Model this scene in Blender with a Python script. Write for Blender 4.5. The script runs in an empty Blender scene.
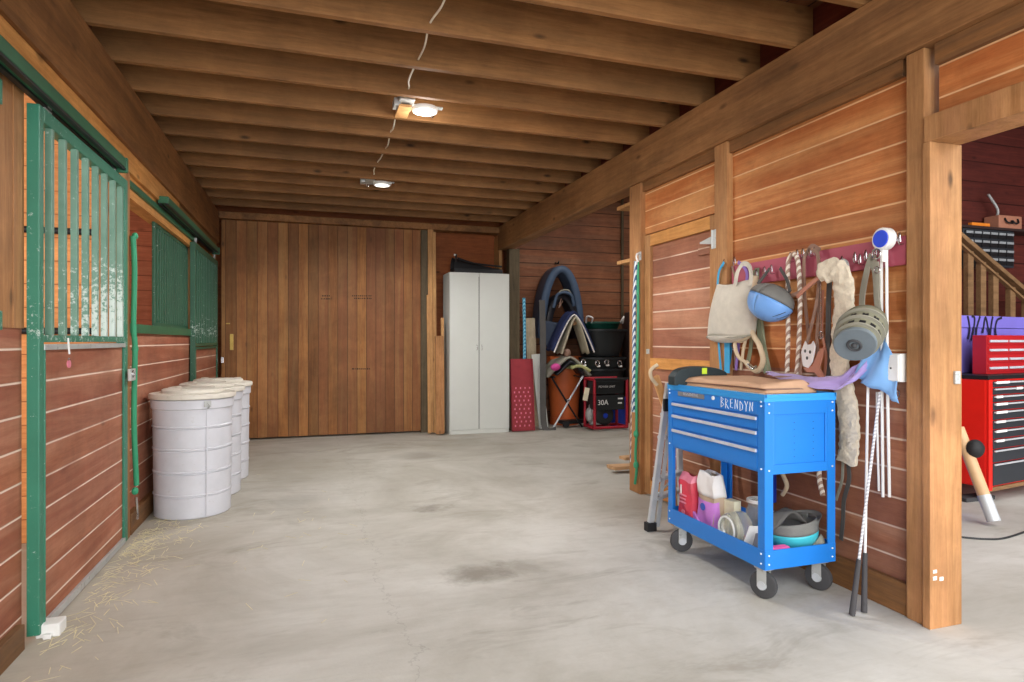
import bpy, bmesh, math, random
from mathutils import Vector, Matrix, noise
random.seed(7)
sc = bpy.context.scene
C = sc.collection
PI = math.pi

# ------------------------------------------------------------------ measuring: the photograph's camera
H, F, CX, CY = 1.2, 626.0, 512.0, 341.0
YAW = math.atan(202 / 626.0)
cY, sY = math.cos(YAW), math.sin(YAW)
def ray(px, py):
    u = (px - CX) / F
    return Vector((sY + u * cY, cY - u * sY, (CY - py) / F))
def cut(px, py, ax, v):
    d = ray(px, py); o = Vector((0, 0, H))
    return o + d * ((v - o[ax]) / d[ax])
def PX(px, py, v=2.5): return cut(px, py, 0, v)
def PY(px, py, v=8.25): return cut(px, py, 1, v)
def PZ(px, py, v=0.0): return cut(px, py, 2, v)

# ------------------------------------------------------------------ materials
def lin(c):
    return tuple(((x / 255) / 12.92 if x / 255 <= .04045 else ((x / 255 + .055) / 1.055) ** 2.4) for x in c) + (1,)
class NT:
    def __init__(s, name):
        s.m = bpy.data.materials.new(name); s.m.use_nodes = True
        s.t = s.m.node_tree; s.n = s.t.nodes; s.l = s.t.links
        s.b = s.n['Principled BSDF']
    def node(s, t, **k):
        n = s.n.new(t)
        for a, v in k.items(): setattr(n, a, v)
        return n
    def put(s, sock, v):
        if isinstance(v, bpy.types.NodeSocket): s.l.new(v, sock)
        else: sock.default_value = v
    def math(s, op, a, b=0.0, c=None, clamp=False):
        n = s.node('ShaderNodeMath', operation=op, use_clamp=clamp)
        s.put(n.inputs[0], a); s.put(n.inputs[1], b)
        if c is not None: s.put(n.inputs[2], c)
        return n.outputs[0]
    def mix(s, f, a, b, blend='MIX'):
        n = s.node('ShaderNodeMix', data_type='RGBA', blend_type=blend)
        s.put(n.inputs[0], f); s.put(n.inputs[6], a); s.put(n.inputs[7], b)
        return n.outputs[2]
    def noise(s, vec, scale, detail=4, rough=.6, dist=0.0):
        n = s.node('ShaderNodeTexNoise'); s.put(n.inputs['Vector'], vec)
        n.inputs['Scale'].default_value = scale; n.inputs['Detail'].default_value = detail
        n.inputs['Roughness'].default_value = rough; n.inputs['Distortion'].default_value = dist
        return n.outputs['Fac']
    def ramp(s, f, a, b):
        n = s.node('ShaderNodeMapRange', clamp=True); s.put(n.inputs[0], f)
        n.inputs[1].default_value = a; n.inputs[2].default_value = b
        return n.outputs[0]
    def coord(s, kind='Object'): return s.node('ShaderNodeTexCoord').outputs[kind]
    def sep(s, v):
        n = s.node('ShaderNodeSeparateXYZ'); s.put(n.inputs[0], v); return n.outputs
    def comb(s, x, y, z):
        n = s.node('ShaderNodeCombineXYZ')
        for i, v in enumerate((x, y, z)): s.put(n.inputs[i], v)
        return n.outputs[0]
    def bump(s, h, st=.3, d=.01):
        n = s.node('ShaderNodeBump'); s.put(n.inputs['Height'], h)
        n.inputs['Strength'].default_value = st; n.inputs['Distance'].default_value = d
        s.l.new(n.outputs[0], s.b.inputs['Normal'])

def wood(name, c1, c2, grain=1, pitch=None, across=2, groove=None, rough=.62, vary=.3, offset=0.0, knots=.5, blotch=.35, tint=None, weather=None, rnd=False, gw=.007):
    """boards: grain runs along axis GRAIN; with PITCH they are divided along axis ACROSS"""
    t = NT(name); co = t.sep(t.coord())
    ax = [co[0], co[1], co[2]]
    idn = 0.0
    if pitch:
        q = t.math('DIVIDE', t.math('ADD', ax[across], offset + 20 * pitch), pitch)
        idn = t.math('FLOOR', q)
        fr = t.math('FRACT', q)
    if rnd:
        oi = t.node('ShaderNodeObjectInfo').outputs['Random']
        idn = t.math('ADD', idn, t.math('MULTIPLY', oi, 57.0))
    wn = t.node('ShaderNodeTexWhiteNoise', noise_dimensions='1D'); t.put(wn.inputs['W'], idn)
    r1 = wn.outputs['Value']
    wn2 = t.node('ShaderNodeTexWhiteNoise', noise_dimensions='1D'); t.put(wn2.inputs['W'], t.math('ADD', idn, 31.7))
    r2 = wn2.outputs['Value']
    sc_ = [16.0, 16.0, 16.0]; sc_[grain] = 1.1
    v = [t.math('MULTIPLY', ax[i], sc_[i]) for i in range(3)]
    v[grain] = t.math('ADD', v[grain], t.math('MULTIPLY', r1, 40.0))
    vec = t.comb(*v)
    g1 = t.noise(vec, 1.0, 6, .62, 1.2)
    g2 = t.noise(vec, 4.5, 4, .6, .3)
    bl = t.noise(t.comb(ax[0], ax[1], ax[2]), 1.9, 3, .55)
    f = t.math('ADD', t.math('MULTIPLY', t.ramp(g1, .32, .68), .6), t.math('MULTIPLY', t.ramp(g2, .3, .7), .4))
    col = t.mix(f, lin(c1), lin(c2))
    k = t.node('ShaderNodeTexVoronoi'); k.inputs['Scale'].default_value = 1.0
    sk = [6.5, 6.5, 6.5]; sk[grain] = 2.6
    t.put(k.inputs['Vector'], t.comb(*[t.math('ADD', t.math('MULTIPLY', ax[i], sk[i]), t.math('MULTIPLY', r2, 9.0)) for i in range(3)]))
    km = t.math('MULTIPLY', t.math('SUBTRACT', 1.0, t.ramp(k.outputs['Distance'], .04, .13)), knots)
    col = t.mix(km, col, lin(tuple(x * .38 for x in c1)))
    if tint: col = t.mix(t.math('MULTIPLY', r2, .85), col, lin(tint))
    if weather: col = t.mix(t.math('MULTIPLY', t.ramp(t.noise(vec, .35, 5, .65, .8), .45, .72), .8), col, lin(weather))
    val = t.math('ADD', t.math('MULTIPLY', r1, vary), 1 - vary / 2)
    val = t.math('MULTIPLY', val, t.math('ADD', t.math('MULTIPLY', bl, blotch * 2), 1 - blotch))
    fine = t.noise(vec, 13.0, 5, .75, .2); patch = t.noise(t.comb(ax[0], ax[1], ax[2]), 9.0, 5, .7, .6)
    val = t.math('MULTIPLY', val, t.math('ADD', t.math('ADD', t.math('MULTIPLY', fine, .55), t.math('MULTIPLY', patch, .5)), .475))
    hs = t.node('ShaderNodeHueSaturation'); t.put(hs.inputs['Color'], col); t.put(hs.inputs['Value'], val)
    col = hs.outputs[0]; h = f
    if pitch:
        e = t.math('MINIMUM', fr, t.math('SUBTRACT', 1.0, fr))
        gm = t.math('SUBTRACT', 1.0, t.ramp(e, gw / pitch * .35, gw / pitch))
        gm = t.math('MULTIPLY', gm, t.math('ADD', t.ramp(bl, .3, .55), .35), clamp=True)
        if groove: col = t.mix(gm, col, lin(groove))
        h = t.math('SUBTRACT', t.math('MULTIPLY', f, .25), t.math('MULTIPLY', gm, 2.0))
    t.put(t.b.inputs['Base Color'], col); t.b.inputs['Roughness'].default_value = rough
    t.b.inputs['Specular IOR Level'].default_value = .25
    t.bump(h, .35, .004)
    return t.m

def pm(name, col, rough=.5, metal=0.0, var=.12, scale=8, bump=0.0, worn=None, worn_amt=(.58, .7), spec=.4, trans=0.0, bscale=60, sheen=0.0):
    t = NT(name); co = t.coord()
    n = t.noise(co, scale, 4, .6)
    c = t.mix(n, lin(tuple(max(0, x * (1 - var)) for x in col)), lin(tuple(min(255, x * (1 + var)) for x in col)))
    if worn:
        w = t.noise(co, 22, 6, .75)
        c = t.mix(t.ramp(w, *worn_amt), c, lin(worn))
    t.put(t.b.inputs['Base Color'], c)
    t.b.inputs['Roughness'].default_value = rough; t.b.inputs['Metallic'].default_value = metal
    t.b.inputs['Specular IOR Level'].default_value = spec
    if trans: t.b.inputs['Transmission Weight'].default_value = trans; t.b.inputs['IOR'].default_value = 1.3
    if sheen: t.b.inputs['Sheen Weight'].default_value = sheen
    if bump: t.bump(t.noise(co, bscale, 4, .6), bump, .006)
    return t.m

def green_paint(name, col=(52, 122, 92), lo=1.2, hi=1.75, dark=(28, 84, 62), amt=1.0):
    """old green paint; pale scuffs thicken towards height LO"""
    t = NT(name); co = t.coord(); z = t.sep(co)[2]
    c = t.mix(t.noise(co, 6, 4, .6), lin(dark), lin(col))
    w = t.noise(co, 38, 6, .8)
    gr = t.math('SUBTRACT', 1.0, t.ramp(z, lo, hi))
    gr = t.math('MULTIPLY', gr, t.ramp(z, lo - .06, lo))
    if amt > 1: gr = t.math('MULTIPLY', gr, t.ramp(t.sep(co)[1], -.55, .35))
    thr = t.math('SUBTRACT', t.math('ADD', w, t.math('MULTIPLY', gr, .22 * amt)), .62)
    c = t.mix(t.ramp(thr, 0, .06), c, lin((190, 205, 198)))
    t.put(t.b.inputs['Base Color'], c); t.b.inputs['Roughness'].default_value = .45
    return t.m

def rope_mat(name, a, b, freq=22, slant=1.0, horiz=0):
    t = NT(name); co = t.sep(t.coord())
    q = t.math('FRACT', t.math('ADD', t.math('MULTIPLY', co[2], freq), t.math('MULTIPLY', co[1 - horiz], 34 * slant)))
    f = t.math('GREATER_THAN', q, .5)
    t.put(t.b.inputs['Base Color'], t.mix(f, lin(a), lin(b))); t.b.inputs['Roughness'].default_value = .8
    t.bump(q, .6, .006)
    return t.m

def emis(name, col, st):
    t = NT(name); t.b.inputs['Base Color'].default_value = lin(col)
    t.b.inputs['Emission Color'].default_value = lin(col); t.b.inputs['Emission Strength'].default_value = st
    return t.m

def concrete():
    t = NT('worn_concrete'); co = t.coord(); x, y, z = t.sep(co)
    n1 = t.noise(co, .9, 6, .62, .6); n2 = t.noise(co, 5, 6, .7); n3 = t.noise(co, 70, 3, .6)
    c = t.mix(t.ramp(n1, .36, .66), lin((168, 164, 154)), lin((206, 204, 198)))
    c = t.mix(t.math('MULTIPLY', t.ramp(n2, .5, .72), .3), c, lin((162, 155, 143)))
    # old damp patches
    st = t.noise(t.comb(t.math('MULTIPLY', x, .7), t.math('MULTIPLY', y, 1.6), 3.0), 1.7, 5, .72, .8)
    far = t.ramp(y, 3.0, 6.5)
    c = t.mix(t.math('MULTIPLY', t.ramp(t.math('ADD', st, t.math('MULTIPLY', far, .05)), .56, .7), .5), c, lin((136, 130, 117)))
    # dirt thickens towards the stalls; floor browner and darker towards the far end
    dirt = t.math('SUBTRACT', 1.0, t.ramp(t.math('ADD', x, t.math('MULTIPLY', t.noise(co, 3.5, 4, .6), .5)), -.9, .1))
    c = t.mix(t.math('MULTIPLY', dirt, .5), c, lin((164, 148, 120)))
    c = t.mix(t.math('MULTIPLY', far, .35), c, lin((150, 143, 126)))
    for (px, py, r, k) in ((481, 573, .17, .8), (430, 508, .13, .85), (604, 464, .2, .5), (420, 456, .3, .5), (520, 568, .12, .4), (300, 500, .25, .3)):
        p = PZ(px, py)
        dx = t.math('MULTIPLY', t.math('SUBTRACT', x, p.x), .8); dy = t.math('SUBTRACT', y, p.y)
        d = t.math('SQRT', t.math('ADD', t.math('MULTIPLY', dx, dx), t.math('MULTIPLY', dy, dy)))
        d = t.math('ADD', d, t.math('MULTIPLY', t.math('SUBTRACT', n2, .5), .35))
        m = t.math('MULTIPLY', t.math('SUBTRACT', 1.0, t.ramp(d, r * .3, r)), k)
        c = t.mix(m, c, lin((124, 118, 107)))
    sk = t.noise(t.comb(t.math('MULTIPLY', x, 2.2), t.math('MULTIPLY', y, 16), 0.0), 1.6, 4, .7, .4)
    c = t.mix(t.math('MULTIPLY', t.ramp(sk, .5, .75), .22), c, lin((150, 144, 134)))
    # hairline crack
    cr = t.math('ABSOLUTE', t.math('SUBTRACT', t.math('SUBTRACT', x, t.math('MULTIPLY', t.math('SUBTRACT', t.noise(co, 2.3, 5, .7), .5), .55)), .35))
    c = t.mix(t.math('MULTIPLY', t.math('SUBTRACT', 1.0, t.ramp(cr, .001, .006)), .25), c, lin((110, 104, 95)))
    c = t.mix(t.math('MULTIPLY', n3, .14), c, lin((150, 146, 140)))
    t.put(t.b.inputs['Base Color'], c); t.b.inputs['Roughness'].default_value = .72
    t.bump(t.math('ADD', t.math('MULTIPLY', n2, .6), t.math('MULTIPLY', n3, .5)), .22, .008)
    return t.m

P = .132
M = {}
M['wall_up'] = wood('stained_boards_bright', (158, 92, 44), (204, 134, 74), 1, P, 2, (232, 186, 138), vary=.34, offset=.03, gw=.0055, weather=(216, 158, 100), tint=(160, 84, 48), blotch=.45)
M['wall_low'] = wood('stained_boards_dull', (138, 84, 60), (176, 120, 90), 1, P, 2, (220, 194, 174), vary=.25, offset=.03, weather=(188, 140, 112), tint=(146, 94, 74), gw=.006, blotch=.45)
M['stall_boards'] = wood('stall_boards', (140, 80, 56), (176, 116, 86), 1, P, 2, (228, 204, 186), vary=.2, offset=.02, weather=(190, 138, 110), tint=(146, 86, 66), gw=.0055, blotch=.5)
M['stall_inner'] = wood('stall_inside_boards', (196, 122, 66), (226, 158, 96), 0, .14, 2, (150, 84, 48), vary=.2, gw=.004)
M['stall_inner_red'] = wood('stall_inside_boards_red', (158, 92, 66), (192, 122, 90), 0, .14, 2, (110, 60, 44), vary=.2, gw=.004)
M['side_boards'] = wood('tack_room_boards', (112, 68, 46), (150, 98, 68), 0, .2, 2, (56, 34, 26), vary=.4, offset=.05, weather=(122, 92, 72), blotch=.6)
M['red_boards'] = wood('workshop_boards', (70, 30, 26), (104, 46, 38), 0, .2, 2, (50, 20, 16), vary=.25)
M['door_planks'] = wood('sliding_door_planks', (112, 72, 36), (156, 104, 56), 2, .118, 0, (78, 50, 30), vary=.55, offset=.02, knots=.9, tint=(132, 82, 54), gw=.0045, blotch=.5, weather=(150, 112, 70))
M['joist'] = wood('joist_timber', (118, 80, 46), (158, 112, 68), 0, knots=.9, rnd=True, vary=.34, blotch=.5, weather=(132, 96, 60))
M['deck'] = wood('ceiling_deck', (92, 54, 32), (124, 80, 50), 1, .14, 0, (50, 30, 20), vary=.3)
M['beam_left'] = wood('beam_timber', (114, 76, 42), (154, 108, 66), 1, knots=.7, weather=(84, 56, 36), blotch=.5)
M['beam_right'] = wood('beam_timber_pale', (130, 90, 54), (170, 124, 80), 1, knots=.6, weather=(104, 74, 50), blotch=.5)
M['sub_beam'] = wood('plate_timber', (110, 78, 50), (150, 104, 62), 1, knots=.5, weather=(84, 66, 50))
M['post'] = wood('post_timber', (144, 100, 60), (186, 138, 92), 2, knots=.9, blotch=.55, weather=(178, 126, 86))
M['post_dark'] = wood('post_timber_grey', (72, 62, 46), (104, 90, 68), 2, knots=.4)
M['post_red'] = wood('post_timber_brown', (142, 96, 58), (182, 132, 86), 2, knots=.6)
M['trim'] = wood('trim_timber', (178, 118, 58), (216, 158, 92), 1, knots=.5)
M['ply'] = wood('plywood_orange', (122, 62, 30), (158, 90, 46), 0, knots=.7, blotch=.4)
M['block'] = wood('blocking_red', (84, 36, 26), (116, 56, 40), 1, knots=.4)
M['lumber'] = wood('raw_lumber', (176, 126, 78), (216, 168, 112), 2, knots=.6, rnd=True)
M['pale_wood'] = wood('pale_plank', (178, 160, 132), (214, 198, 168), 2, knots=.3, rnd=True)
M['wedge'] = wood('cut_lumber', (176, 132, 92), (214, 176, 134), 0, knots=.4, rnd=True)
M['rail_wood'] = wood('stair_timber', (112, 84, 56), (150, 116, 82), 0, knots=.4)
M['concrete'] = concrete()
M['green'] = green_paint('green_paint_scuffed', (58, 134, 108), 1.2, 1.62, (40, 108, 84), .35)
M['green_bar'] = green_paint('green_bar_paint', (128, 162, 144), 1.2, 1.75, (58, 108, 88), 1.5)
M['green_dark'] = green_paint('green_paint_far', (50, 104, 78), 1.28, 1.5, (30, 74, 54), .5)
M['green_rail'] = pm('green_track_paint', (44, 98, 70), .4, var=.2)
M['galv'] = pm('galvanised', (182, 184, 182), .45, .3, bump=.1, worn=(110, 110, 105))
M['steel'] = pm('bright_steel', (205, 205, 208), .25, 1.0)
M['chrome_strip'] = pm('drawer_trim', (200, 204, 214), .35, .15)
M['dark_metal'] = pm('dark_metal', (42, 42, 44), .45, .5)
M['barrel'] = pm('barrel_plastic', (208, 209, 216), .42, var=.05, worn=(168, 164, 158), worn_amt=(.6, .9))
M['lid'] = pm('lid_plastic', (214, 208, 196), .45, var=.05, worn=(180, 170, 150), worn_amt=(.55, .9))
M['white'] = pm('white_laminate', (206, 208, 202), .45, var=.03, scale=2)
M['white_plastic'] = pm('white_plastic', (235, 235, 232), .4, var=.03)
M['blue'] = pm('cart_blue', (28, 122, 212), .35, var=.05, scale=3, spec=.5)
M['blue_in'] = pm('cart_blue_shaded', (24, 104, 186), .45, var=.05)
M['blue_lid'] = pm('cart_top_rim', (52, 152, 226), .35, var=.05)
M['rivet'] = pm('rivet_white', (225, 235, 245), .4)
M['rubber'] = pm('grey_rubber', (66, 66, 68), .7)
M['rubber_dark'] = pm('black_rubber', (34, 34, 36), .65)
M['card'] = pm('brown_cardboard', (206, 166, 134), .8, var=.08, bump=.1)
M['black_case'] = pm('black_case', (40, 52, 56), .45)
M['lime'] = pm('lime_sticker', (196, 232, 60), .5)
M['canvas'] = pm('feedbag_canvas', (206, 200, 186), .9, var=.08, scale=20, bump=.3, bscale=300, sheen=.2)
M['helm_blue'] = pm('helmet_blue', (112, 160, 222), .35, var=.14, scale=4)
M['helm_grey'] = pm('helmet_grey', (118, 118, 114), .8, bump=.3, bscale=200)
M['helm_teal'] = pm('helmet_teal', (70, 190, 205), .35, var=.1)
M['teal_strap'] = pm('blue_webbing', (64, 160, 208), .7)
M['purple_web'] = pm('purple_webbing', (140, 110, 184), .7)
M['beige_rope'] = pm('beige_rope', (206, 186, 156), .85, bump=.4, bscale=150)
M['olive_web'] = pm('olive_webbing', (142, 150, 124), .85)
M['grey_strap'] = pm('grey_webbing', (150, 148, 134), .8, bump=.2, bscale=300)
M['slate_strap'] = pm('slate_webbing', (82, 80, 78), .8)
M['leather'] = pm('brown_leather', (142, 112, 96), .6, var=.15)
M['leather_pink'] = pm('tan_leather', (178, 120, 98), .55, var=.15)
M['fleece'] = pm('fleece', (214, 202, 180), .95, var=.12, scale=60, bump=1.0, bscale=70, sheen=.4)
M['muzzle'] = pm('muzzle_webbing', (128, 126, 106), .85, var=.1, bump=.25, bscale=250)
M['muzzle_base'] = pm('muzzle_rubber', (108, 118, 124), .6)
M['lavender'] = pm('lavender_cloth', (176, 156, 214), .8, var=.08, sheen=.2)
M['sky_cloth'] = pm('light_blue_cloth', (126, 174, 226), .8, var=.07, sheen=.2)
M['red_board'] = pm('red_hook_board', (176, 84, 102), .55, var=.12, scale=5, worn=(196, 120, 128), worn_amt=(.68, .8))
M['disc_blue'] = pm('blue_disc', (38, 74, 214), .3)
M['alu'] = pm('aluminium', (196, 200, 204), .42, .2, bump=.05)
M['rope_tw'] = rope_mat('twisted_rope', (230, 220, 206), (166, 136, 118), 24)
M['rope_blue'] = rope_mat('blue_white_rope', (220, 226, 230), (66, 92, 130), 17, 1.4)
M['rope_sky'] = rope_mat('sky_rope', (120, 190, 215), (70, 140, 175), 20)
M['whip'] = rope_mat('whip_braid', (226, 226, 230), (186, 188, 194), 60)
M['whip_handle'] = pm('whip_grip', (70, 68, 70), .8, bump=.4, bscale=200)
M['red_plastic'] = pm('red_plastic', (150, 52, 60), .5, var=.15)
M['pink'] = pm('pink_bristle', (232, 96, 168), .7)
M['bag_red'] = pm('red_bag', (206, 66, 84), .4, var=.14, scale=14)
M['bag_pink'] = pm('pink_film', (222, 130, 150), .4, var=.1)
M['bag_white'] = pm('white_bag', (226, 222, 220), .5, var=.06)
M['bag_purple'] = pm('purple_bag', (190, 122, 200), .45, var=.12, scale=12)
M['bag_tan'] = pm('bag_contents', (182, 160, 138), .6)
M['seal'] = pm('blue_seal', (60, 90, 180), .5)
M['paper'] = pm('white_paper', (232, 232, 230), .6, var=.03)
M['ink'] = pm('grey_ink', (120, 122, 126), .6)
M['glass'] = pm('clear_jar', (236, 236, 232), .08, trans=.85, var=.02)
M['carton'] = pm('cream_carton', (224, 218, 190), .6)
M['black_plastic'] = pm('black_plastic', (36, 40, 42), .4, var=.15)
M['tub_green'] = pm('dark_green_plastic', (24, 74, 62), .35)
M['gen_red'] = pm('generator_red', (160, 30, 46), .4)
M['gen_blue'] = pm('blue_drum', (26, 58, 170), .4)
M['navy'] = pm('navy_quilt', (38, 48, 88), .85, bump=.4, bscale=90)
M['quilt_grey'] = pm('grey_quilt', (58, 68, 86), .85, bump=.5, bscale=90)
M['pad'] = pm('pale_pad', (176, 168, 146), .9, bump=.3, bscale=90)
M['saddle'] = pm('blue_grey_saddle', (70, 88, 112), .5, var=.15)
M['saddle_dark'] = pm('black_saddle_leather', (30, 30, 36), .45, var=.2)
M['dark_brown'] = pm('dark_brown_plastic', (52, 36, 34), .6)
M['orange_bin'] = pm('orange_plastic', (206, 104, 54), .5, var=.08)
M['magenta'] = pm('magenta_pad', (206, 74, 150), .7)
M['lime_pad'] = pm('pale_green_pad', (186, 190, 132), .8)
M['chest_red'] = pm('tool_chest_red', (226, 34, 24), .35, var=.05)
M['chest_red_dk'] = pm('tool_chest_red_deep', (176, 30, 36), .4, var=.08)
M['chest_black'] = pm('tool_chest_black', (46, 50, 56), .45)
M['purple_box'] = pm('purple_painted_steel', (122, 112, 204), .55, var=.08, scale=3)
M['marker'] = pm('black_marker', (26, 26, 44), .6)
M['bat'] = pm('tan_wood_baton', (206, 170, 128), .5, var=.1)
M['cordage'] = pm('black_cable', (40, 42, 44), .5)
M['wire'] = pm('white_cable', (224, 216, 196), .5)
M['brass'] = pm('brass', (180, 150, 80), .35, .7)
M['straw'] = pm('straw', (216, 204, 168), .9, var=.2)
M['glow'] = emis('lamp_glow', (255, 250, 240), 14)
M['glow_dim'] = emis('lamp_glow_soft', (255, 250, 240), 5)
M['green_rope'] = pm('green_cord', (56, 150, 110), .6)
M['stain_ink'] = pm('faded_ink', (66, 44, 28), .8)
M['orange_tool'] = pm('orange_level', (226, 130, 40), .5)
M['case_tan'] = pm('tan_case', (176, 120, 96), .6)
M['bin_clear'] = pm('clear_drawers', (150, 154, 158), .3)

# ------------------------------------------------------------------ shape helpers
def nb(): return bmesh.new()
def box(bm, a, b, bev=0.0, rot=None, piv=None):
    a, b = Vector(a), Vector(b)
    lo = Vector(map(min, a, b)); hi = Vector(map(max, a, b))
    r = bmesh.ops.create_cube(bm, size=1.0)
    vs = r['verts']
    for v in vs: v.co = Vector(((lo[i] + hi[i]) / 2 + v.co[i] * (hi[i] - lo[i])) for i in range(3))
    if bev:
        es = {e for v in vs for e in v.link_edges}
        rr = bmesh.ops.bevel(bm, geom=list(es), offset=bev, segments=2, affect='EDGES', profile=.6)
        vs = rr['verts'] if rr['verts'] else vs
        vs = list({v for f in rr['faces'] for v in f.verts} | {v for v in vs if v.is_valid})
    if rot is not None:
        piv = Vector(piv) if piv is not None else (lo + hi) / 2
        for v in vs: v.co = piv + rot @ (v.co - piv)
    return bm
def bar(bm, p, q, w, h=None, up=(0, 0, 1), bev=0.0):
    """a rectangular bar from P to Q, W wide and H high"""
    p, q = Vector(p), Vector(q); h = h or w
    d = (q - p); L = d.length; z = d.normalized(); u = Vector(up)
    if abs(z.dot(u)) > .98: u = Vector((1, 0, 0))
    x = u.cross(z).normalized(); y = z.cross(x)
    m = Matrix((x, y, z)).transposed()
    vs = bmesh.ops.create_cube(bm, size=1.0)['verts']
    for v in vs: v.co = Vector((v.co.x * w, v.co.y * h, v.co.z * L))
    if bev:
        es = {e for v in vs for e in v.link_edges}
        rr = bmesh.ops.bevel(bm, geom=list(es), offset=bev, segments=2, affect='EDGES')
        vs = list({v for f in rr['faces'] for v in f.verts} | {v for v in vs if v.is_valid})
    for v in vs: v.co = (p + q) / 2 + m @ v.co
    return bm
def smooth_path(pts, n=6):
    pts = [Vector(p) for p in pts]
    if len(pts) < 3: return pts
    out = []
    P_ = [pts[0] * 2 - pts[1]] + pts + [pts[-1] * 2 - pts[-2]]
    for i in range(1, len(P_) - 2):
        a, b, c, d = P_[i - 1:i + 3]
        for k in range(n):
            s = k / n
            out.append(.5 * ((2 * b) + (c - a) * s + (2 * a - 5 * b + 4 * c - d) * s * s + (3 * b - a - 3 * c + d) * s ** 3))
    out.append(pts[-1]); return out
def sweep(bm, pts, prof, closed=False, caps=True, up=None, scale=None):
    """sweeps the closed 2D outline PROF along PTS"""
    pts = [Vector(p) for p in pts]; n = len(pts); rings = []
    t0 = (pts[1] - pts[0]).normalized()
    ref = Vector(up) if up else (Vector((0, 0, 1)) if abs(t0.z) < .9 else Vector((1, 0, 0)))
    for i in range(n):
        if closed: t = (pts[(i + 1) % n] - pts[i - 1]).normalized()
        else: t = (pts[min(i + 1, n - 1)] - pts[max(i - 1, 0)]).normalized()
        x = ref - t * ref.dot(t)
        if x.length < 1e-4: x = t.orthogonal()
        x.normalize(); y = t.cross(x)
        if not up: ref = x
        s = scale(i / (n - 1)) if scale else 1
        rings.append([bm.verts.new(pts[i] + (x * a + y * b) * s) for a, b in prof])
    k = len(prof)
    for i in range(n if closed else n - 1):
        A, B = rings[i], rings[(i + 1) % n]
        for j in range(k):
            try: bm.faces.new((A[j], A[(j + 1) % k], B[(j + 1) % k], B[j]))
            except ValueError: pass
    if caps and not closed:
        bm.faces.new(rings[0][::-1]); bm.faces.new(rings[-1])
    return bm
def circ(r, n=10): return [(r * math.cos(2 * PI * i / n), r * math.sin(2 * PI * i / n)) for i in range(n)]
def rect(w, h): return [(-w / 2, -h / 2), (w / 2, -h / 2), (w / 2, h / 2), (-w / 2, h / 2)]
def tube(bm, pts, r, n=10, smooth=0, closed=False, scale=None):
    if smooth: pts = smooth_path(pts, smooth)
    return sweep(bm, pts, circ(r, n), closed, scale=scale)
def strap(bm, pts, w, th=.004, up=(1, 0, 0), smooth=6):
    """flat webbing; UP is the direction its face looks"""
    if smooth: pts = smooth_path(pts, smooth)
    return sweep(bm, pts, rect(th, w), up=up)
def lathe(bm, prof, c, axis='Z', n=48, ry=1.0, cap=False):
    c = Vector(c); rings = []
    for r, h in prof:
        row = []
        for i in range(n):
            a = 2 * PI * i / n
            x, y = r * math.cos(a), r * math.sin(a) * ry
            v = Vector((x, y, h)) if axis == 'Z' else (Vector((h, x, y)) if axis == 'X' else Vector((x, h, y)))
            row.append(bm.verts.new(c + v))
        rings.append(row)
    for A, B in zip(rings, rings[1:]):
        for i in range(n): bm.faces.new((A[i], A[(i + 1) % n], B[(i + 1) % n], B[i]))
    if cap: bm.faces.new(rings[0][::-1]); bm.faces.new(rings[-1])
    return bm
def grid(bm, fn, nu, nv):
    vs = [[bm.verts.new(fn(i / nu, j / nv)) for j in range(nv + 1)] for i in range(nu + 1)]
    for i in range(nu):
        for j in range(nv): bm.faces.new((vs[i][j], vs[i + 1][j], vs[i + 1][j + 1], vs[i][j + 1]))
    return bm
def prism(bm, poly, d):
    """extrudes the polygon POLY (3D points) by the vector D"""
    d = Vector(d)
    a = [bm.verts.new(p) for p in poly]; b = [bm.verts.new(Vector(p) + d) for p in poly]
    bm.faces.new(a); bm.faces.new(b[::-1])
    for i in range(len(a)):
        j = (i + 1) % len(a); bm.faces.new((a[j], a[i], b[i], b[j]))
    return bm
def ball(bm, c, r, n=16):
    r = r if isinstance(r, (tuple, list)) else (r, r, r)
    for v in bmesh.ops.create_uvsphere(bm, u_segments=n, v_segments=n // 2 + 2, radius=1)['verts']:
        v.co = Vector(c) + Vector(v.co[i] * r[i] for i in range(3))
    return bm
def xform(bm, m):
    for v in bm.verts: v.co = m @ v.co
    return bm

def obj(name, bm, mat, parent=None, smooth=False, local=False, solid=0.0, sub=0, bevel=0.0, label=None, kind=None):
    me = bpy.data.meshes.new(name)
    bmesh.ops.recalc_face_normals(bm, faces=bm.faces)
    if parent is not None and not local:
        w = WM[parent.name].inverted()
        for v in bm.verts: v.co = w @ v.co
    bm.to_mesh(me); bm.free()
    me.materials.append(M[mat] if isinstance(mat, str) else mat)
    if smooth:
        for p in me.polygons: p.use_smooth = True
        me.set_sharp_from_angle(angle=math.radians(42))
    o = bpy.data.objects.new(name, me); C.objects.link(o)
    if solid:
        s = o.modifiers.new('s', 'SOLIDIFY'); s.thickness = solid; s.offset = 0
    if bevel:
        s = o.modifiers.new('b', 'BEVEL'); s.width = bevel; s.segments = 2; s.limit_method = 'ANGLE'
    if sub:
        s = o.modifiers.new('u', 'SUBSURF'); s.levels = sub; s.render_levels = sub
    if parent is not None: o.parent = parent
    WM[o.name] = WM[parent.name].copy() if parent is not None else Matrix.Identity(4)
    if label: o['label'] = label
    if kind: o['kind'] = kind
    return o
WM = {}
def thing(name, label, cat, loc=(0, 0, 0), rotz=0.0, group=None):
    o = bpy.data.objects.new(name, None); C.objects.link(o)
    o.location = loc; o.rotation_euler = (0, 0, rotz); o.empty_display_size = .1
    o['label'] = label; o['category'] = cat
    if group: o['group'] = group
    WM[o.name] = Matrix.Translation(Vector(loc)) @ Matrix.Rotation(rotz, 4, 'Z')
    return o
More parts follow.
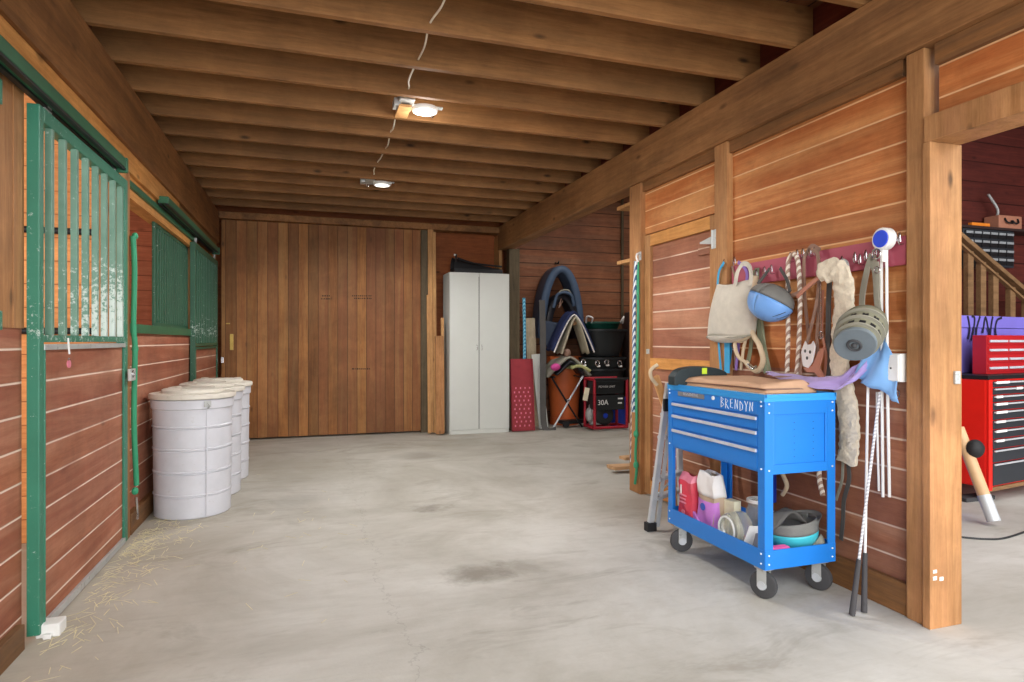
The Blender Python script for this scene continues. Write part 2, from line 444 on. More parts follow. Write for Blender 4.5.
def tag(o, label, cat, group=None, kind=None):
    o['label'] = label; o['category'] = cat
    if group: o['group'] = group
    if kind: o['kind'] = kind
    return o
def struct(name, bm, mat, label=None, parent=None, **k):
    o = obj(name, bm, mat, parent, **k)
    o['kind'] = 'structure'
    if label: o['label'] = label
    if parent is None: o['category'] = name.split('_')[0]
    return o
def dup(root, loc, label, group=None):
    r = root.copy(); C.objects.link(r); r.location = loc; r['label'] = label
    if group: r['group'] = group
    for ch in list(root.children):
        c = ch.copy(); C.objects.link(c); c.parent = r
        for g in ch.children:
            d = g.copy(); C.objects.link(d); d.parent = c
    return r
def text(name, s, size, origin, right, up, mat, parent, thick=.0008, slant=0.0, local=False):
    """lettering laid on a surface"""
    cu = bpy.data.curves.new(name, 'FONT'); cu.body = s; cu.size = size; cu.extrude = thick; cu.shear = slant
    cu.align_x = 'CENTER'; cu.align_y = 'CENTER'
    tmp = bpy.data.objects.new('tmp', cu); C.objects.link(tmp)
    dg = bpy.context.evaluated_depsgraph_get()
    me = bpy.data.meshes.new_from_object(tmp.evaluated_get(dg))
    bpy.data.objects.remove(tmp)
    r, u = Vector(right).normalized(), Vector(up).normalized(); n = r.cross(u)
    bm = nb(); bm.from_mesh(me)
    mt = Matrix((r, u, n)).transposed()
    for v in bm.verts: v.co = Vector(origin) + mt @ v.co
    return obj(name, bm, mat, parent, local=local)

# ------------------------------------------------------------------ the shell
JZ = 2.74; JH = .24; LW = -1.085; RW = 2.5; BY = 8.25; PART_Y = 4.55
b = nb(); box(b, (-4.6, -1.6, -.12), (7.8, 8.9, 0)); struct('floor', b, 'concrete', 'worn pale grey concrete floor with dark damp patches')
b = nb(); box(b, (-4.6, -.35, JZ + JH), (2.62, 8.9, JZ + JH + .05)); struct('ceiling', b, 'deck', 'dark plank deck resting on the joists')
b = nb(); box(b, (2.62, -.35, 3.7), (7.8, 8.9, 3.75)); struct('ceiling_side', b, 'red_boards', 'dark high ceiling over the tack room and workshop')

def wall(name, a, c, mat, label): b = nb(); box(b, a, c); return struct(name, b, mat, label)
# left side, the stall fronts
wall('wall_left', (LW - .1, -.35, 0), (LW, 2.95, 1.25), 'stall_boards', 'stained board wall below the sill in front of the first green door')
wall('wall_left_middle', (LW - .1, 4.33, 0), (LW, 6.78, 1.25), 'stall_boards', 'stained board stall front behind the white barrels')
wall('wall_left_far', (LW - .1, 8.14, 0), (LW, BY, 1.25), 'stall_boards', 'short stained board strip beside the far corner')
b = nb(); box(b, (LW - .08, 2.3, 1.25), (LW + .005, 2.86, 2.235)); struct('trim_1', b, 'post_red', 'broad upright post before the first stall door')
b = nb(); box(b, (LW - .1, 2.86, 1.25), (LW + .008, 2.95, 2.235)); struct('trim_2', b, 'post', 'pale jamb board before the first stall door')
b = nb(); box(b, (LW, 2.1, 1.24), (LW + .02, 2.74, 1.31), .003); struct('trim_3', b, 'green', 'green painted sill strip across the first post')
b = nb(); box(b, (LW, 2.1, 2.06), (LW + .02, 2.74, 2.15), .003); struct('trim_4', b, 'green', 'green painted head strip across the first post')
# beams
b = nb(); box(b, (-1.2, -.35, 2.365), (-1.03, 8.2, JZ), .004); struct('trim_5', b, 'beam_left', 'long dark stained beam over the stall fronts')
b = nb(); box(b, (-1.13, -.35, 2.235), (-1.05, 5.9, 2.365), .003); struct('trim_6', b, 'trim', 'lighter board under the stall side beam')
b = nb(); box(b, (-1.13, 5.9, 2.235), (-1.06, 8.2, 2.365), .003); struct('trim_7', b, 'beam_left', 'far dark board under the stall side beam')
b = nb(); box(b, (2.44, -.35, 2.44), (2.6, 4.46, JZ + .015), .004); struct('trim_8', b, 'beam_right', 'long pale brown beam over the tack wall')
b = nb(); box(b, (2.44, 4.463, 2.44), (2.6, 8.2, JZ + .01), .004); struct('trim_9', b, 'beam_right', 'far beam spanning the tack room opening')
b = nb(); box(b, (2.475, 4.36 - 2.27, 2.365), (2.56, 4.36, 2.438)); struct('trim_10', b, 'sub_beam', 'weathered plate under the tack wall beam')
b = nb(); box(b, (2.475, -.35, 2.35), (2.56, 1.94, 2.438)); struct('trim_11', b, 'sub_beam', 'weathered plate over the workshop opening')
b = nb(); box(b, (-1.2, 8.12, 2.66), (2.6, 8.3, JZ + .0), .004); struct('trim_12', b, 'beam_left', 'dark track board above the big plank door')
# blocking between joist ends
b = nb(); box(b, (-1.17, -.35, JZ + .002), (-1.14, 8.25, JZ + JH)); struct('trim_13', b, 'block', 'dark red blocking over the stall side beam')
b = nb(); box(b, (2.57, -.35, JZ + .02), (2.6, 8.25, JZ + JH)); struct('trim_14', b, 'block', 'dark red blocking over the tack wall beam')
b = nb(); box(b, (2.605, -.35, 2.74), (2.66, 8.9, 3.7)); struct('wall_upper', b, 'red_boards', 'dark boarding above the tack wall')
# posts of the stall side
b = nb(); box(b, (-1.19, 4.275, 0), (-1.05, 4.37, 2.235), .004); struct('trim_15', b, 'post_red', 'stall post beside the first green door')
b = nb(); box(b, (-1.19, 6.66, 0), (-1.065, 6.8, 2.235), .004); struct('trim_16', b, 'post_red', 'stall post between the far grille and far door')
b = nb(); box(b, (-1.19, 8.08, 0), (-1.065, 8.2, 2.235), .004); struct('trim_17', b, 'post_red', 'stall post in the far corner')
b = nb(); box(b, (LW - .09, 4.37, 2.1), (LW + .01, 6.66, 2.235)); struct('trim_18', b, 'trim', 'head board above the second stall opening')
b = nb(); box(b, (LW - .01, 4.37, 2.155), (LW + .03, 6.7, 2.195), .003); struct('trim_19', b, 'green_rail', 'green strip heading the second stall opening')
b = nb(); box(b, (LW - .1, 4.37, 1.25), (LW + .025, 6.66, 1.31), .003); struct('trim_20', b, 'green_rail', 'green sill of the second stall opening')
b = nb(); box(b, (LW, 4.4, 0), (LW + .035, 6.66, .13), .004); struct('baseboard_left', b, 'sub_beam', 'weathered kickboard behind the barrels')
b = nb(); box(b, (LW, -.35, 0), (LW + .03, 2.9, .1), .004); struct('baseboard_near', b, 'sub_beam', 'weathered kickboard at the first stall')
# stall interiors
wall('wall_stall_back', (-4.6, -.35, 0), (-4.5, 8.9, JZ + JH), 'stall_inner', 'board wall at the back of the stalls')
wall('wall_stall_divider', (-4.5, 4.42, 0), (-1.19, 4.5, JZ + JH), 'stall_inner', 'orange board partition between first and second stall')
wall('wall_stall_divider_far', (-4.5, 6.72, 0), (-1.19, 6.8, JZ + JH), 'stall_inner_red', 'board partition between second and third stall')
wall('wall_stall_end', (-4.5, 8.6, 0), (-1.19, 8.9, JZ + JH), 'stall_inner', 'end board wall of the last stall')
# back
wall('wall_back', (-1.19, 8.45, 0), (2.75, 8.55, JZ + JH), 'ply', 'orange plywood wall behind the white cabinet')
b = nb(); box(b, (-1.01, 8.2, .02), (1.384, BY, 2.655), .003)
d = struct('door_1', b, 'door_planks', 'large sliding barn door of vertical stained planks')
b = nb(); box(b, PY(230, 334, 8.2) + Vector((0, -.012, 0)), PY(233.5, 350, 8.2), .004); obj('door_handle', b, 'brass', d)
b = nb(); box(b, PY(221, 357, 8.2) + Vector((0, -.03, 0)), PY(224, 363, 8.2), .004); obj('latch', b, 'steel', d)
b = nb(); bar(b, PY(226, 323.5, 8.19), PY(230, 323.5, 8.19), .012); obj('bolt', b, 'brass', d)
b = nb()
for (x0, x1, y) in ((352, 372, 296), (354, 372, 298.5), (352, 370, 369), (322, 330, 296), (321, 331, 299)):
    k = x0
    while k < x1:
        w = random.uniform(.8, 2.2)
        box(b, PY(k, y - .8, 8.199), PY(min(k + w, x1), y + .5, 8.2 - .0015)); k += w + .7
obj('stamp', b, 'stain_ink', d, label='faded dark lumber stamp lettering')
b = nb(); box(b, (1.384, 8.16, 0), (1.517, 8.44, 2.655), .003); struct('trim_21', b, 'post_dark', 'dark upright post beside the big plank door')
b = nb(); box(b, (2.545, 8.0, 0), (2.69, 8.13, 2.44), .004); struct('trim_22', b, 'post_dark', 'grey green post at the tack room corner')
b = nb(); box(b, (2.46, 8.2, 2.0), (2.5, 8.44, 2.655)); struct('trim_23', b, 'lumber', 'thin pale batten behind the white cabinet')
wall('wall_tack_back', (2.7, 8.7, 0), (7.8, 8.85, 3.7), 'side_boards', 'wide horizontal board wall at the back of the tack room')
wall('wall_tack_side', (5.6, PART_Y + .1, 0), (5.7, 8.7, 3.7), 'side_boards', 'far side board wall of the tack room')
wall('wall_tack_corner', (2.6, 8.13, 0), (2.7, 8.85, 3.7), 'side_boards', 'short board wall by the corner post')
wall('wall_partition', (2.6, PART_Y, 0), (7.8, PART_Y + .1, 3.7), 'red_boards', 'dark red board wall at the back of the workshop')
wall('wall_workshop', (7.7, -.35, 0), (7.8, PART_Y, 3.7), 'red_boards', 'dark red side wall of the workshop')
# tack wall
wall('wall_right_low', (RW, 2.05, 0), (RW + .1, 3.3, 1.05), 'wall_low', 'lower stained boards behind the tool cart')
wall('wall_right', (RW, 2.05, 1.05), (RW + .1, 3.3, 2.37), 'wall_up', 'stained horizontal board wall behind the hook rail')
wall('wall_right_over_door', (RW, 3.38, 2.03), (RW + .1, 4.4, 2.37), 'wall_up', 'stained boards above the small tack door')
wall('wall_right_lintel', (RW, -.35, 2.14), (RW + .1, 1.94, 2.352), 'wall_up', 'stained boards over the workshop opening')
b = nb(); box(b, (2.45, -.35, 2.03), (2.62, 1.97, 2.14), .004); struct('trim_24', b, 'post', 'pale header beam over the workshop opening')
b = nb(); box(b, (2.455, 4.345, 0), (2.6, 4.52, 2.438), .004); struct('trim_25', b, 'post_red', 'post at the edge of the tack room opening')
b = nb(); box(b, (2.455, 3.28, 0), (2.6, 3.405, 2.438), .004); struct('trim_26', b, 'post', 'post between the small tack door and hook rail')
b = nb(); box(b, (2.45, 1.94, 0), (2.63, 1.975, 2.03), .003); struct('trim_27', b, 'post', 'pale jamb board facing the workshop opening')
b = nb(); box(b, (2.462, 1.977, 0), (2.6, 2.06, 2.438), .004); struct('trim_28', b, 'post', 'pale post beside the workshop opening')
b = nb(); box(b, (RW - .03, 2.06, 0), (RW, 3.28, .14), .004); struct('baseboard_right', b, 'sub_beam', 'weathered kickboard under the tack wall')
# small tack door
b = nb(); box(b, (RW + .012, 3.47, .1), (RW + .05, 4.28, 1.94))
d = struct('door_2', b, 'wall_low', 'small tack room door of horizontal stained boards in a pale frame')
def part(name, a, c, mat, parent, bev=.003, **k): b = nb(); box(b, a, c, bev); return obj(name, b, mat, parent, **k)
part('stile', (RW - .012, 3.41, .02), (RW + .03, 3.5, 2.02), 'post', d)
part('stile', (RW - .012, 4.255, .02), (RW + .03, 4.34, 2.02), 'post', d)
part('rail', (RW - .012, 3.5, 1.93), (RW + .03, 4.255, 2.02), 'trim', d)
part('rail', (RW - .012, 3.5, .99), (RW + .03, 4.255, 1.07), 'trim', d)
part('rail', (RW - .012, 3.5, .02), (RW + .03, 4.255, .13), 'trim', d)
b = nb(); box(b, (RW - .05, 3.385, 1.79), (RW - .046, 3.425, 1.91), .0015)
prism(b, [Vector((RW - .0455, 3.42, 1.875)), Vector((RW - .0455, 3.56, 1.852)), Vector((RW - .0455, 3.56, 1.842)), Vector((RW - .0455, 3.42, 1.82))], (.004, 0, 0))
tube(b, [(RW - .05, 3.42, 1.79), (RW - .05, 3.42, 1.91)], .007); box(b, (RW - .046, 3.39, 1.8), (RW - .012, 3.41, 1.9))
obj('hinge', b, 'galv', d)
b = nb(); box(b, (RW - .006, 3.51, 1.775), (RW + .011, 3.64, 1.89), .004); obj('hinge_backing', b, 'wall_low', d)
b = nb(); box(b, PX(644, 349, 2.475) - Vector((.0, .03, 0)), PX(650, 354, 2.49), .003); obj('latch', b, 'galv', d)
# jamb marks and latch plate on the pale post
b = nb()
for (x0, y0, x1, y1) in ((932.5, 570, 937, 573), (932.5, 576.5, 937, 580), (939, 577, 943.5, 580.5)):
    box(b, PY(x0, y0, 1.941), PY(x1, y1, 1.937))
tag(obj('reflective_sticker', b, 'white_plastic'), 'three small white stickers low on the pale jamb', 'sticker')
part_ = part('strike_plate', PY(953, 371, 1.941), PY(961, 384, 1.93), 'galv', None); tag(part_, 'galvanised strike plate on the pale jamb of the workshop opening', 'plate')

# ------------------------------------------------------------------ joists
ORD = ['first', 'second', 'third', 'fourth', 'fifth', 'sixth', 'seventh', 'eighth', 'ninth', 'tenth', 'eleventh', 'twelfth', 'thirteenth', 'fourteenth', 'fifteenth']
j0 = None
for k in range(15):
    y = 7.86 - .4295 * k
    if j0 is None:
        b = nb(); box(b, (-1.875, -.019, 0), (1.875, .019, JH - .004), .003)
        for v in b.verts: v.co.x += 0
        j0 = obj('ceiling_joist', b, 'joist'); o = j0
    else:
        o = j0.copy(); C.objects.link(o)
    o.location = (.69 + random.uniform(-.01, .01), y, JZ + .018 * (y > 0))
    tag(o, 'brown timber ceiling joist, %s counting from the big plank door' % ORD[k], 'joist', 'ceiling joists')

# ------------------------------------------------------------------ overhead tracks
def track(y0, y1, z0, z1, label):
    t = thing('door_track', label, 'track', (-1.03, (y0 + y1) / 2, z0))
    b = nb(); box(b, (-1.06, y0, z0 + .012), (-.99, y1, z1), .004); obj('rail', b, 'green_rail', t)
    b = nb(); box(b, (-1.058, y0 + .002, z0), (-1.036, y1 - .002, z0 + .011)); box(b, (-1.012, y0 + .002, z0), (-.992, y1 - .002, z0 + .011)); obj('track_lip', b, 'dark_metal', t)
    b = nb(); box(b, (-1.062, y1 - .02, z0 - .01), (-.985, y1 + .012, z1 + .006), .004); obj('end_stop', b, 'green_rail', t)
track(-.3, 4.06, 2.165, 2.232, 'long green overhead track carrying the nearest sliding stall door')
track(5.15, 7.85, 2.2, 2.262, 'far green overhead track near the big plank door')

# ------------------------------------------------------------------ stall doors
def stall_door(y0, y1, label, nbars, zt, zm, gm, far=False):
    X0, X1 = -1.075, -1.03
    t = thing('stall_door', label, 'stall door', (-1.045, (y0 + y1) / 2, 0), group='green sliding stall doors')
    sw = .045
    for (a, c) in ((y0, y0 + sw), (y1 - .06, y1)):
        b = nb(); box(b, (X0, a, .02), (X1, c, zt), .004); obj('stile', b, gm, t)
    b = nb(); box(b, (X0, y0 + sw, zt - .06), (X1, y1 - .06, zt), .004); obj('top_rail', b, gm, t)
    b = nb(); box(b, (X0, y0 + sw, zm), (X1, y1 - .06, zm + .03), .004); obj('middle_rail', b, gm, t)
    b = nb(); box(b, (X0 + .01, y0 + sw, zm - .032), (X1 + .004, y1 - .06, zm - .008), .003); obj('middle_rail', b, 'galv' if not far else gm, t)
    b = nb(); box(b, (X0, y0 + sw, .02), (X1 + .004, y1 - .06, .052), .003); obj('base_channel', b, 'galv', t)
    b = nb(); box(b, (X0 + .012, y0 + sw, .053), (X1 - .012, y1 - .06, zm - .033)); obj('board_panel', b, 'stall_boards', t)
    b = nb(); box(b, (X1 - .011, y0 + sw, .053), (X1 + .002, y0 + sw + .014, zm - .033), .002); obj('panel_edging', b, gm, t)
    b = nb(); box(b, (X1 - .011, y1 - .074, .053), (X1 + .002, y1 - .06, zm - .033), .002); obj('panel_edging', b, gm, t)
    a0, a1 = y0 + sw + .09, y1 - .06 - .05
    for k in range(nbars):
        y = a0 + (a1 - a0) * k / (nbars - 1)
        b = nb(); box(b, (-1.055, y - .014, zm + .03), (-1.028, y + .014, zt - .06), .003)
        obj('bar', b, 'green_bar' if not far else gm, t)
    for y in (y0 + .12, y1 - .18):
        b = nb(); box(b, (-1.05, y - .035, zt), (-1.04, y + .035, zt + .03)); box(b, (-1.05, y - .02, zt + .02), (-1.035, y + .02, zt + .055))
        obj('roller_hanger', b, 'galv', t)
    return t
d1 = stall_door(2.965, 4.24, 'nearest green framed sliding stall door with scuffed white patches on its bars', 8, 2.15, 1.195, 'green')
d3 = stall_door(6.53, 8.06, 'far green framed sliding stall door next to the big plank door', 13, 2.135, 1.15, 'green_dark', True)
# white reflected light behind the last bars, painted onto a clear sheet
t = NT('white_reflection'); co = t.coord(); w = t.noise(co, 26, 6, .8); z = t.sep(co)[2]; y = t.sep(co)[1]
# clear panel: milky where the reflection is painted, see-through elsewhere
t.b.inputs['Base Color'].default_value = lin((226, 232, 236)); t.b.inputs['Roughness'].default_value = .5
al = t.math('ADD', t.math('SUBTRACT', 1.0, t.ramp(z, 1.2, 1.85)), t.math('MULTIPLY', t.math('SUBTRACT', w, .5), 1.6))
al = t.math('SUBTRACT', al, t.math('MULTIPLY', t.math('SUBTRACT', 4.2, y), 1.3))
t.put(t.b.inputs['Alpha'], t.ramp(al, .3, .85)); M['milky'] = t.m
b = nb(); box(b, (-1.058, 3.6, 1.227), (-1.056, 4.178, 2.09)); obj('clear_panel', b, 'milky', d1, label='clear sheet behind the bars with milky painted reflection')
# red heart tag on a cord
t = thing('hanging_tag', 'small pinkish tag hanging from a white cord on the nearest stall door', 'tag', PX(68, 345, -1.008))
b = nb(); tube(b, [PX(68, 338, -1.008), PX(68.6, 346, -1.006), PX(69.3, 354, -1.006)], .004, 8, 4); obj('cord', b, 'white_plastic', t)
p = PX(69, 364, -1.004); b = nb(); lathe(b, [(0, -.003), (.017, -.003), (.017, .003), (0, .003)], p, 'X', 20); obj('tag_disc', b, 'bag_pink', t, smooth=True)
b = nb(); tube(b, [p + Vector((0, .008 * math.cos(a * PI / 6), .018 + .008 * math.sin(a * PI / 6))) for a in range(12)], .002, 6, closed=True); obj('ring', b, 'steel', t)
# grille of the second stall opening
t = thing('bar_grille', 'dark green barred grille panel in the second stall opening', 'grille', (-1.12, 6.0, 1.31))
b = nb(); box(b, (-1.13, 5.3, 1.312), (-1.11, 5.34, 2.098), .003); obj('stile', b, 'green_dark', t)
b = nb(); box(b, (-1.13, 6.6, 1.312), (-1.11, 6.655, 2.098), .003); obj('stile', b, 'green_dark', t)
b = nb(); box(b, (-1.13, 5.34, 2.068), (-1.11, 6.6, 2.098), .003); obj('rail', b, 'green_dark', t)
b = nb(); box(b, (-1.13, 5.34, 1.312), (-1.11, 6.6, 1.342), .003); obj('rail', b, 'green_dark', t)
for k in range(14):
    y = 5.42 + k * (1.1 / 13)
    b = nb(); box(b, (-1.13, y - .014, 1.342), (-1.11, y + .014, 2.068), .003); obj('bar', b, 'green_dark', t)
# pipes fixed across the divider inside the first stall
for z in (1.26, 1.86):
    b = nb(); tube(b, [(-4.4, 4.4, z), (-1.2, 4.4, z)], .02, 12)
    tag(obj('stall_pipe', b, 'dark_metal', smooth=True), 'dark pipe fixed across the orange stall partition, %s of two' % ('upper' if z > 1.5 else 'lower'), 'pipe')
# green stall guard strap by the post
t = thing('stall_guard', 'green sleeved stall guard chain hanging beside the first stall door post', 'stall guard', PX(134, 500, -1.03))
pts = [PX(133, 236, -1.03), PX(134.5, 270, -1.025), PX(133.5, 325, -1.03), PX(135, 350, -1.025), PX(134, 420, -1.03), PX(136.5, 485, -1.03)]
b = nb(); tube(b, pts, .016, 10, 6); obj('sleeve', b, 'green_rope', t, smooth=True)
for (a, r) in ((236, .022), (349, .024), (491, .024)):
    b = nb(); ball(b, PX(135, a, -1.028), (r * .8, r, r)); obj('knot', b, 'green_rope', t, smooth=True)
b = nb(); tube(b, [PX(136, 497, -1.03), PX(137, 512, -1.03)], .008, 8); tube(b, [PX(137.5, 516, -1.03) + Vector((0, .014 * math.cos(a * PI / 6), .02 * math.sin(a * PI / 6))) for a in range(12)], .004, 6, closed=True)
obj('snap_hook', b, 'steel', t, smooth=True)
t = thing('gate_latch', 'silver slam latch at the free edge of the first stall door', 'latch', PX(131, 374, -1.01))
b = nb(); box(b, PX(127.5, 369, -1.012), PX(136, 380, -.996), .004); obj('latch_plate', b, 'galv', t)
b = nb(); tube(b, [PX(133, 374, -.995) + Vector((0, .02 * math.cos(a * PI / 8), .02 * math.sin(a * PI / 8))) for a in range(16)], .004, 8, closed=True); obj('latch_ring', b, 'steel', t, smooth=True)
b = nb(); p = PZ(41, 636); box(b, (p.x - .01, p.y - .03, 0), (p.x + .075, p.y + .05, .055), .008); box(b, (p.x + .02, p.y - .045, 0), (p.x + .05, p.y + .06, .02), .004)
tag(obj('door_guide', b, 'white_plastic'), 'white plastic floor guide at the foot of the nearest stall door', 'door guide')
# straw on the floor
b = nb()
for i in range(520):
    y = random.choice((random.uniform(2.9, 4.5), random.gauss(4.25, .3), random.uniform(2.6, 8.0)))
    if y < 2.3: continue
    x = -1.0 + abs(random.gauss(0, .14))
    if random.random() < .08: x = random.uniform(-.95, .3)
    a = random.uniform(0, PI); L = random.uniform(.02, .085); z = .002 + random.random() * .006
    dx, dy = math.cos(a) * L / 2, math.sin(a) * L / 2
    w = .0012
    vs = [b.verts.new((x - dx + w, y - dy, z)), b.verts.new((x - dx - w, y - dy, z)), b.verts.new((x + dx - w, y + dy, z + .004)), b.verts.new((x + dx + w, y + dy, z + .004))]
    b.faces.new(vs)
tag(obj('straw', b, 'straw', solid=.0015), 'loose pale straw scattered along the foot of the stall doors', 'straw', kind='stuff')

# ------------------------------------------------------------------ barrels
def barrel(loc, label):
    t = thing('feed_barrel', label, 'barrel', loc, group='white feed barrels')
    x, y, _ = loc
    prof = [(0, 0), (.235, 0), (.243, .008)]
    r = .243; zz = [.155, .31, .465, .615]
    for i, zc in enumerate(zz):
        rr = .243 + .012 * zc
        prof += [(rr, zc - .012), (rr - .006, zc - .008), (rr - .006, zc - .003), (rr + .005, zc), (rr + .005, zc + .007), (rr, zc + .012)]
    prof += [(.252, .735), (.262, .742), (.264, .80), (.25, .803), (.24, .80), (0, .80)]
    b = nb(); lathe(b, prof, loc, n=64); obj('drum', b, 'barrel', t, smooth=True)
    b = nb(); lathe(b, [(0, .803), (.262, .803), (.276, .808), (.278, .832), (.272, .84), (.25, .843), (.2, .845), (.198, .862), (.19, .868), (.06, .87), (0, .87)], loc, n=64)
    obj('lid', b, 'lid', t, smooth=True)
    for a in (0, 120, 240):
        b = nb(); a = math.radians(a + 20)
        box(b, (x + .165 - .03, y - .02, .868), (x + .165 + .02, y + .02, .876), .003)
        xform(b, Matrix.Translation(Vector(loc)) @ Matrix.Rotation(a, 4, 'Z') @ Matrix.Translation(-Vector(loc)))
        obj('lid_tab', b, 'lid', t)
    a = math.radians(-62)
    b = nb(); box(b, (x + .2435, y - .004, .01), (x + .2565, y + .004, .735))
    xform(b, Matrix.Translation(Vector(loc)) @ Matrix.Rotation(a, 4, 'Z') @ Matrix.Translation(-Vector(loc))); obj('seam', b, 'barrel', t)
    b = nb(); box(b, (x + .262, y - .022, .755), (x + .275, y + .022, .795), .003); tube(b, [(x + .272, y, .745), (x + .282, y + .012, .76), (x + .275, y, .782)], .006, 8)
    xform(b, Matrix.Translation(Vector(loc)) @ Matrix.Rotation(a, 4, 'Z') @ Matrix.Translation(-Vector(loc))); obj('clasp', b, 'galv', t)
    return t
bz = barrel((-.785, 4.9, 0), 'white plastic feed barrel, nearest of the row along the stall wall')
dup(bz, (-.775, 5.46, 0), 'white plastic feed barrel in the middle of the row of three')
dup(bz, (-.765, 6.02, 0), 'white plastic feed barrel at the far end of the row by the big door')

# ------------------------------------------------------------------ ceiling lamps and cable
def lamp(x, y, label, glow, bright):
    t = thing('ceiling_lamp', label, 'lamp', (x, y, JZ))
    z = JZ + .0
    b = nb(); box(b, (x - .1, y - .11, z + .03), (x + .0, y + .11, z + .045), .003); box(b, (x - .1, y - .11, z + .046), (x - .09, y + .11, z + .09)); box(b, (x, y - .02, z + .032), (x + .2, y + .02, z + .04)); obj('mounting_plate', b, 'galv', t)
    b = nb(); lathe(b, [(.085, .028), (.088, .012), (.08, 0), (.07, .0), (.07, .006)], (x + .08, y, z), n=40); obj('trim_ring', b, 'white_plastic', t, smooth=True)
    b = nb(); lathe(b, [(0, .004), (.072, .007), (.072, .014), (0, .014)], (x + .08, y, z), n=40); obj('diffuser', b, glow, t, smooth=True)
    b = nb(); box(b, (x - .13, y - .05, z + .01), (x - .085, y + .05, z + .06), .004); obj('junction_box', b, 'galv', t)
    for s in (-1, 1):
        b = nb(); tube(b, [(x - .07 + .1 * (s + 1), y + .1, z + .03), (x - .05 + .1 * (s + 1), y + .12, z + .012), (x - .03 + .1 * (s + 1), y + .13, z + .03)], .004, 6, 4); obj('clip', b, 'steel', t)
    return t
lamp(.655, 4.19, 'lit round ceiling lamp on a metal bracket, the nearer bright one', 'glow', True)
lamp(.6, 6.3, 'small round ceiling lamp farther back, dimly lit', 'glow_dim', False)
b = nb(); box(b, (.555, 4.14, JZ + .002), (.64, 4.36, JZ + .02), .003); tag(obj('mounting_board', b, 'lumber'), 'short pale wood board beside the bright ceiling lamp', 'board')
pts = [(.585, 2.0, 2.86)]
for k in range(10):
    y = 2.275 + .4295 * k
    pts += [(.585 + .012 * math.sin(k * 2.1), y, 2.80), (.578 + .016 * math.sin(k * 1.3), y + .21, 2.775 + .012 * math.sin(k))]
b = nb(); tube(b, pts, .0055, 8, 5)
tag(obj('ceiling_cable', b, 'wire', smooth=True), 'white electric cable threaded through the ceiling joists', 'cable')

# ------------------------------------------------------------------ white cabinet and planks
A = PZ(446, 433.5); cz = 2.085; cx0, cx1, cy0 = 1.7, 2.5, 7.86
t = thing('storage_cabinet', 'tall white two-door storage cabinet beside the leaning planks', 'cabinet', (2.1, 8.1, 0))
b = nb(); box(b, (cx0, cy0 + .021, 0), (cx1, cy0 + .42, cz), .003); obj('carcass', b, 'white', t)
xm = PY(479, 300, cy0).x
b = nb(); box(b, (cx0 + .002, cy0, .055), (xm - .003, cy0 + .018, cz - .002), .003); d = obj('door', b, 'white', t)
b = nb(); tube(b, [(xm - .03, cy0 - .001, 1.08), (xm - .03, cy0 - .018, 1.09), (xm - .03, cy0 - .018, 1.14), (xm - .03, cy0 - .001, 1.15)], .005, 8); obj('handle', b, 'steel', d)
b = nb(); box(b, (xm + .007, cy0, .055), (cx1 - .002, cy0 + .018, cz - .002), .003); d = obj('door', b, 'white', t)
xform(b := nb(), Matrix.Identity(4)); tube(b, [(xm + .035, cy0 - .001, 1.08), (xm + .035, cy0 - .018, 1.09), (xm + .035, cy0 - .018, 1.14), (xm + .035, cy0 - .001, 1.15)], .005, 8); obj('handle', b, 'steel', d)
b = nb(); box(b, (cx0 + .01, cy0 + .004, 0), (cx1 - .01, cy0 + .0205, .052), .003); obj('plinth', b, 'white', t)
b = nb(); box(b, (xm - .002, cy0 + .012, .06), (xm + .006, cy0 + .0207, cz - .05)); obj('door_gap', b, 'dark_metal', t)
# black folded gear on the cabinet
t = thing('folded_seat', 'black folded padded gear lying on top of the white cabinet', 'folded gear', (2.1, 8.05, cz))
b = nb(); grid(b, lambda u, v: Vector((cx0 + .08 + .66 * u, 7.95 + .26 * v, cz + .005 + (.13 * (1 - u) ** 1.2 + .075) * (math.sin(PI * min(1, max(0, v))) ** .35))), 20, 10)
box(b, (cx0 + .08, 7.95, cz), (cx0 + .74, 8.21, cz + .06), .01); obj('pad', b, 'rubber_dark', t, smooth=True)
b = nb(); tube(b, [(cx0 + .1, 7.94, cz + .14), (cx0 + .1, 7.94, cz + .22), (cx0 + .12, 8.0, cz + .24)], .012, 8, 4); obj('frame_tube', b, 'dark_metal', t)
b = nb(); tube(b, [(cx0 + .12, 7.94, cz + .19), (cx0 + .35, 7.94, cz + .13), (cx0 + .72, 7.94, cz + .1)], .012, 8, 4); obj('frame_tube', b, 'dark_metal', t)
b = nb(); ball(b, (cx0 + .085, 7.94, cz + .23), .014); obj('cap', b, 'white_plastic', t)
def plank(px0, px1, ytop, ybot, Yp, mat, label, lean=.12, w=.03):
    p0 = PY(px0, ybot, Yp); p1 = PY(px1, ybot, Yp); top = PY(px0, ytop, Yp + lean).z
    xm_ = (p0.x + p1.x) / 2
    ang = math.atan2(lean, top)
    b = nb(); bar(b, (xm_, Yp, .015), (xm_, Yp + lean, top), abs(p1.x - p0.x), w, up=(0, 1, 0), bev=.002)
    return tag(obj('leaning_plank', b, mat), label, 'plank', 'planks leaning beside the cabinet')
plank(429, 434.5, 229, 431, 8.04, 'lumber', 'tallest pale narrow plank leaning at the post beside the white cabinet', .1)
plank(433.5, 437, 232, 433, 8.0, 'lumber', 'tall plank leaning just in front of the tallest pale one', .1)
plank(436, 444, 336, 433, 7.88, 'post_red', 'short reddish plank leaning against the white cabinet side', .05)
plank(428, 430.5, 295, 432, 7.98, 'lumber', 'thin short pale stick leaning by the dark post', .1)
plank(441.5, 444.5, 318, 430, 7.96, 'lumber', 'narrow yellowish stick close against the cabinet', .04)

# ------------------------------------------------------------------ tack room gear
def pl(px, py, Yp): return PY(px, py, Yp)
